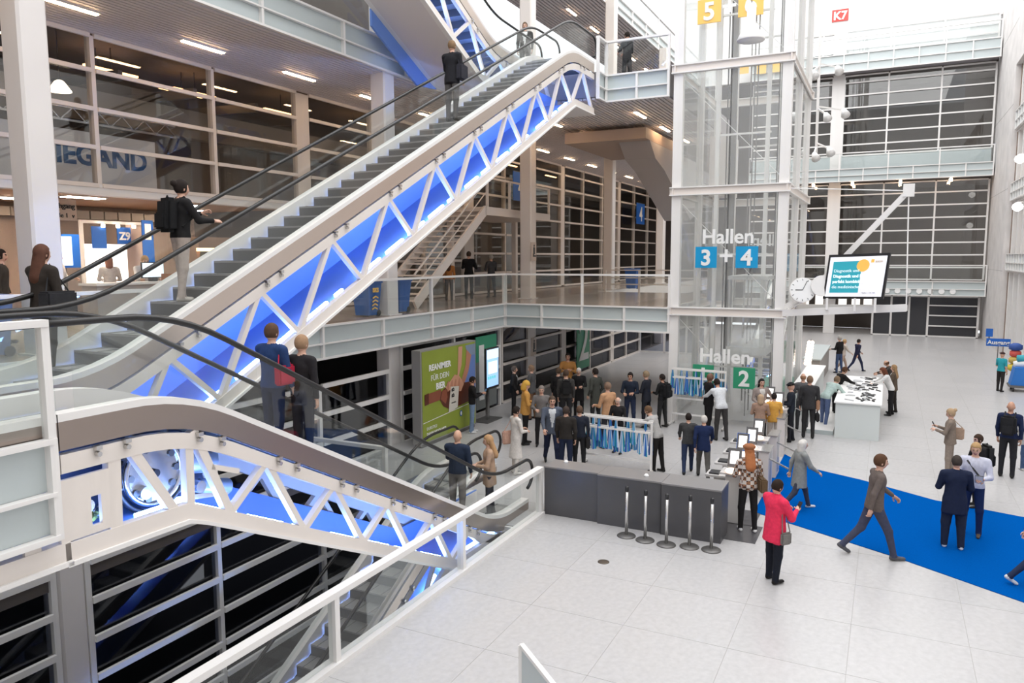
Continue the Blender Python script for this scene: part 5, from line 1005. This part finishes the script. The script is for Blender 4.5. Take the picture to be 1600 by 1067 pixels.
MB().tube([p['up']((.10, -.12, 1.44)), p['up']((.135, 0, 1.28)), p['up']((.10, .15, 1.08))], .018, 5).build('cross_strap', BLACKM, None, label='black bag strap across the lilac shirt', cat='strap')
p = add('person in black with glasses and a backpack at the carpet edge', 1523, 792, 680, 115, BLK, BLK, hair=('short', (.05, .03, .02)), pose='hold'); backpack(p, 'black backpack with light straps at the carpet edge', (.02, .02, .02), 1.1)
p = add('person in a beige checked suit reading a phone on the granite', 1481, 745, 640, 80, (.22, .175, .14), (.27, .22, .18), hair=('bun', (.40, .28, .17)), pose='phone', shoe=(.3, .25, .2), coat=.86); held(p, 'r', 'mobile_phone', 'black phone in the hand of the beige-suited person', 'phone', (.15, .075, .012), BLACKM); bag(p, 'beige shoulder bag on the beige-suited person', -1, 1.1, (.42, .30, .22), (.1, .26, .28), x=-.14)
p = add('bald person in a navy shirt and dark trousers with a backpack', 1572, 745, 629, -15, (.012, .02, .06), (.02, .02, .024), hair=('bald', DKH), pose='stand', skin=1); backpack(p, 'black roll-top backpack of the bald person', (.018, .018, .02), 1.05)
p = add('person in a long pale cardigan and jeans at the picture edge', 1604, 735, 640, 20, (.45, .45, .46), JEAN, hair=('short', GRH), pose='stand', shoe=WHT, coat=.75)
p = add('person in dark trousers and white shoes stepping onto the carpet', 1618, 914, 760, -80, (.02, .03, .07), (.02, .03, .07), hair=('short', DKH), pose='walk', shoe=WHT)
p = add('person in a teal shirt and dark trousers near the blue trolley', 1562, 612, 551, -45, (.03, .30, .36), (.025, .022, .022), hair=('cap', (.06, .03, .03)), pose='talk', longsleeve=False, skin=3)
# ---- counter group
p = add('person in a pale green sweatshirt leaning over the white counter', 1300, 668, 582, -38, (.48, .60, .57), (.11, .15, .28), hair=('short', (.20, .14, .09)), dy=0.22, pose='bend', shoe=WHT)
p = add('person in a black sweater reaching across the white counter', 1312, 650, 572, -55, BLK, BLK, hair=('short', BRH), dy=0.15, pose='reach')
p = add('person in a white jacket with auburn hair at the white counter', 1377, 648, 572, 98, (.68, .67, .66), BLK, hair=('bob', (.13, .045, .025)), dy=-0.25, pose='reach')
p = add('person in a brown blazer standing behind the white jacket', 1394, 645, 571, 80, (.10, .075, .055), (.03, .025, .022), hair=('long', (.30, .19, .10)), pose='talk', coat=.82, shirt=(.6, .6, .62))
p = add('balding person in dark clothes at the far counter side', 1380, 625, 564, 95, (.06, .05, .045), BLK, hair=('ring', BRH), dy=-0.3, pose='reach', skin=3)
p = add('person in a black hoodie and jeans at the far desk', 1295, 582, 525, 60, BLK, (.05, .08, .16), hair=('short', GRH), dy=-.4, pose='talk')
p = add('person in pale clothes hurrying past the far counter end', 1316, 580, 533, -60, (.55, .48, .42), (.45, .33, .26), hair=('short', BLH), pose='walk')
p = add('person in dark blue walking past the far counter end', 1338, 580, 533, -55, (.02, .022, .05), (.02, .025, .06), hair=('short', DKH), pose='walk2')
# ---- kiosk lanes
p = add('person in a dark suit beside the lift with a brown bag', 1262, 684, 589, 10, (.035, .034, .036), (.03, .029, .03), hair=('short', (.18, .11, .07)), pose='stand', coat=.84, bulk=1.06); bag(p, 'tan paper carrier bag of the dark-suited person', -1, .95, (.36, .20, .12), (.10, .22, .30), x=.02, name='carrier_bag', hang='r'); bag(p, 'black briefcase at the knee of the dark-suited person', -1, .60, (.02, .018, .018), (.10, .30, .24), x=.0, name='briefcase', hang='r')
p = add('person in a dark grey coat half hidden behind the suited one', 1252, 672, 585, 15, (.10, .10, .105), (.05, .05, .055), hair=('ring', (.32, .17, .10)), pose='hold')
p = add('uniformed person with a black beret at the check-in lane', 1234, 690, 599, 95, (.016, .02, .03), (.014, .015, .02), hair=('cap', (.012, .012, .013)), pose='hold', skin=0)
p = add('person in a yellow jacket waiting at the check-in lane', 1207, 700, 616, 20, (.62, .33, .07), (.50, .45, .42), hair=('short', DKH), pose='stand', coat=.86); bag(p, 'black printed tote of the yellow-jacketed person', -1, .72, (.03, .025, .03), (.06, .26, .30), x=.0, name='tote_bag', hang='r')
p = add('person in a brown fur vest at the check-in lane', 1186, 703, 632, 5, (.34, .22, .16), BLK, hair=('bob', (.40, .28, .18)), pose='hold', coat=.9)
p = add('black-haired person in a grey blazer with a hand on the hip', 1187, 682, 593, -150, (.28, .23, .21), CHAR, hair=('long', (.014, .012, .012)), pose='hip', shirt=(.6, .58, .55), coat=.85)
p = add('bald person in a black suit facing the far lanyard rack', 1106, 680, 584, -55, (.014, .013, .014), (.014, .013, .014), hair=('bald', DKH), skin=2, pose='hold', coat=.85, shirt=(.65, .65, .65))
p = add('person in a white shirt handing out lanyards at the far rack', 1126, 688, 592, 40, (.62, .64, .66), CHAR, hair=('short', DKH), skin=1, pose='reach')
p = add('white-haired person in a navy blazer walking to the lift', 1098, 748, 648, 15, (.012, .022, .07), (.085, .08, .075), hair=('short', (.55, .52, .48)), pose='walk', coat=.84)
p = add('person in dark clothes walking beside the navy blazer', 1074, 740, 650, 15, (.05, .05, .052), (.02, .03, .07), hair=('short', DKH), pose='walk2')
p = add('person in a grey sweater at the end of the nearer rack', 1027, 738, 634, 75, (.36, .35, .34), (.016, .014, .014), hair=('short', (.12, .07, .04)), pose='reach', shoe=(.02, .02, .02))
p = add('grey-haired person in black behind the nearer rack', 965, 708, 636, 175, (.018, .017, .018), BLK, hair=('ring', (.52, .50, .48)), pose='hold')
p = add('person in a tan jacket with a shoulder strap behind the rack', 949, 700, 599, 60, (.48, .27, .15), (.03, .03, .04), hair=('short', (.20, .13, .09)), pose='talk', coat=.9); bag(p, 'black shoulder bag of the tan-jacketed person', -1, .9, (.02, .018, .016), (.1, .28, .24))
p = add('person in a navy jacket holding a lanyard with both hands', 984, 668, 583, -175, (.014, .02, .035), (.02, .028, .06), hair=('short', DKH), skin=1, pose='hold')
p = add('person in a dark suit next to the navy jacket', 1009, 668, 581, 80, (.016, .018, .026), (.015, .016, .022), hair=('short', (.26, .19, .12)), pose='hold', coat=.82)
p = add('person in a black leather jacket with a backpack near the lift', 1034, 668, 586, 70, (.012, .012, .013), (.02, .02, .02), hair=('short', DKH), skin=1, pose='hold'); backpack(p, 'black backpack of the leather-jacketed person', (.016, .016, .018))
p = add('bearded person in a long dark green coat', 930, 665, 577, 70, (.05, .052, .045), (.02, .02, .02), hair=('short', DKH), pose='pocket', coat=.62)
p = add('white-haired person in a long black coat facing the hall', 904, 652, 576, -165, (.012, .011, .012), (.012, .011, .012), hair=('short', (.55, .54, .52)), pose='hold', coat=.6)
p = add('person in a dark jacket with a round backpack, seen from behind', 884, 668, 579, 25, (.05, .047, .045), (.02, .02, .022), hair=('short', (.08, .05, .035)), pose='stand'); backpack(p, 'black backpack with white logo dot in the crowd', (.014, .014, .015))
p = add('person in a black jacket left of the backpack wearer', 872, 658, 576, 0, (.016, .015, .016), (.016, .015, .016), hair=('short', (.07, .045, .03)), pose='stand')
p = add('person in a mustard jacket leaning on a high table', 887, 636, 553, -160, (.42, .20, .06), (.05, .04, .035), hair=('short', DKH), skin=1, pose='crossed')
p = add('person in a black leather jacket and jeans with the back turned', 884, 740, 637, 10, (.028, .024, .021), (.014, .02, .045), hair=('short', (.05, .035, .028)), pose='stand', bulk=1.12)
p = add('person in navy with a black bag beside the nearer rack', 905, 735, 636, 20, (.018, .022, .035), (.016, .016, .018), hair=('short', (.10, .06, .04)), pose='stand'); bag(p, 'black laptop bag hanging beside the nearer rack', -1, .78, (.022, .02, .02), (.1, .34, .27))
p = add('person in a blue-grey suit walking through the crowd', 862, 728, 616, -150, (.085, .10, .135), (.016, .022, .05), hair=('short', (.08, .055, .04)), pose='walk', shirt=(.62, .64, .66), coat=.86)
p = add('grey-haired person in a grey jacket beside the walking suit', 846, 698, 604, -160, (.17, .155, .15), (.022, .02, .022), hair=('short', (.22, .19, .17)), pose='hold', coat=.88)
p = add('person in a white dress carrying a pink tote bag', 806, 740, 637, -35, (.66, .62, .58), (.66, .62, .58), hair=('short', DKH), pose='hold', shoe=(.6, .58, .55), skirt=.42); bag(p, 'pale pink canvas tote bag on the shoulder of the white dress', 1, .92, (.58, .36, .28), (.12, .34, .32), x=-.08, name='tote_bag')
p = add('person in a yellow blazer and knitted yellow hat', 821, 694, 597, -55, (.58, .30, .08), BLK, hair=('hat', (.62, .36, .07)), pose='hold', coat=.86)
p = add('person in a grey blazer and brown trousers by the column', 831, 655, 572, 95, (.085, .085, .088), (.16, .085, .05), hair=('short', (.22, .14, .09)), pose='hold', coat=.88, shirt=(.6, .6, .6))
p = add('person in a black suit leaning by the pit-end column', 803, 652, 573, -60, (.016, .015, .016), (.016, .015, .016), hair=('short', (.10, .08, .07)), pose='pocket', coat=.84, shirt=(.62, .62, .62))
p = add('person in a black jacket and jeans reading before the billboard', 738, 676, 590, -55, (.014, .013, .014), (.17, .24, .36), hair=('short', DKH), skin=1, pose='phone', shoe=WHT); held(p, 'l', 'leaflet', 'blue and white leaflet read before the billboard', 'leaflet', (.22, .16, .01), mat('leaflet_blue', (.15, .4, .65), .5))
# ---- on the escalators
def on(esc, x, y): return Vector((x, y, ESC[esc](x)+.005))
p = person('person in a black jacket with a backpack riding up the long escalator', on('long_escalator', at_y(287, 470, 9.15).x, 9.15), -12, 1.72, (.016, .015, .016), (.42, .35, .31), hair=('bun', (.02, .014, .012)), pose='climb', shoe=(.5, .46, .42), bulk=1.05); backpack(p, 'round black backpack of the person riding up', (.012, .012, .013), 1.1)
p = person('long-haired person with a large dark bag at the foot of the long escalator', Vector((at_y(122, 540, 9.5).x-.25, 9.75, L1)), 5, 1.72, (.035, .028, .024), (.05, .045, .042), hair=('long', (.10, .045, .03)), pose='rail', bulk=1.1, coat=.8); bag(p, 'large dark grey shoulder bag at the escalator foot', -1, .95, (.03, .03, .034), (.2, .42, .42), x=.02)
p = person('person in a dark suit near the top of the long escalator', on('long_escalator', at_y(707, 185, 9.2).x, 9.2), 0, 1.78, (.018, .018, .022), (.10, .095, .095), hair=('short', (.22, .14, .08)), pose='rail', coat=.82); bag(p, 'dark bag over the arm of the suited person riding up', -1, 1.05, (.03, .03, .04), (.14, .34, .34), x=.05)
p = person('person in a dark suit and white shirt waiting on the second floor', Vector((22.9, 10.9, L2)), 200, 1.78, (.018, .017, .018), (.03, .03, .03), hair=('short', (.12, .08, .05)), pose='stand', shirt=(.68, .68, .68), coat=.84)
p = person('person in a blue jacket riding down the lower escalator', on('lower_escalator', at_y(428, 640, 7.35).x, 7.35), 0, 1.76, (.02, .045, .13), (.015, .022, .06), hair=('short', (.09, .05, .03)), pose='rail', bulk=1.08); bag(p, 'red bag over the arm of the blue-jacketed rider', -1, 1.1, (.42, .02, .05), (.12, .30, .26))
p = person('person in black close behind the blue jacket on the lower escalator', on('lower_escalator', at_y(470, 660, 7.1).x, 7.05), 0, 1.72, (.02, .018, .02), (.02, .02, .03), hair=('short', (.32, .2, .12)), pose='stand')
p = person('bald person in a quilted navy jacket at the escalator foot', Vector((at_y(712, 790, 7.35).x, 7.3, ESC['lower_escalator'](at_y(712, 790, 7.35).x))), 5, 1.74, (.02, .03, .055), (.20, .18, .165), hair=('bald', DKH), pose='rail', skin=3, bulk=1.12)
p = person('blond person in a long beige coat stepping off the lower escalator', Vector((at_y(752, 800, 6.95).x+.35, 6.95, ESC['lower_escalator'](at_y(752, 800, 6.95).x+.35))), 120, 1.66, (.42, .28, .19), (.03, .03, .04), hair=('long', (.40, .24, .12)), pose='hold', coat=.72)
# ---- on the gallery
p = add('person with an orange vest and long hair on the gallery', 702, 470, 406, 20, (.42, .17, .05), (.05, .045, .045), z=L1, hair=('long', (.07, .035, .02)), pose='stand')
p = add('person in black with the back turned on the gallery', 733, 468, 394, 15, (.012, .012, .013), (.014, .014, .016), z=L1, hair=('short', (.06, .04, .03)), pose='crossed')
p = add('grey-haired person with a grey scarf on the gallery', 768, 465, 399, 60, (.06, .06, .065), (.03, .03, .035), z=L1, hair=('short', (.40, .36, .32)), pose='hold')
p = person('person in white with brown hair seated at the booth', Vector((at_y(172, 440, 17.2).x, 17.2, L1)), 60, 1.6, (.62, .58, .56), (.2, .18, .18), hair=('bob', (.22, .08, .04)), pose='hold', vox=.034)
p = person('person in a white shirt bending over the reception counter', Vector((at_y(222, 440, 16.2).x, 16.2, L1)), -110, 1.68, (.66, .66, .68), (.05, .05, .06), hair=('short', BLH), pose='reach', vox=.034)
p = person('person in a white blouse before the pale blue screen', Vector((at_y(92, 440, 17.6).x, 17.6, L1)), -60, 1.7, (.62, .62, .62), (.06, .06, .07), hair=('short', (.28, .16, .09)), pose='talk', vox=.034)
p = person('person in a dark patterned top beyond the large pale column', Vector((at_y(2, 440, 14.6).x, 14.6, L1)), -40, 1.72, (.05, .042, .035), (.03, .028, .025), hair=('short', DKH), pose='stand', vox=.03)
p = person('dark figure leaning at the second floor bridge railing', Vector((25.2, 8.2, L2)), 60, 1.72, (.02, .02, .024), (.02, .02, .024), hair=('short', DKH), pose='hold', vox=.03)
for i, (x, y) in enumerate(((15.2, 17.2), (16.2, 17.3), (17.1, 17.0))):
    person(['first', 'second', 'third'][i]+' dark-clothed visitor at the amber lit shelf', Vector((x, y, L1)), -60+40*i, 1.74, (.025, .024, .028), (.02, .02, .025), hair=('short', DKH), pose='talk', vox=.034)
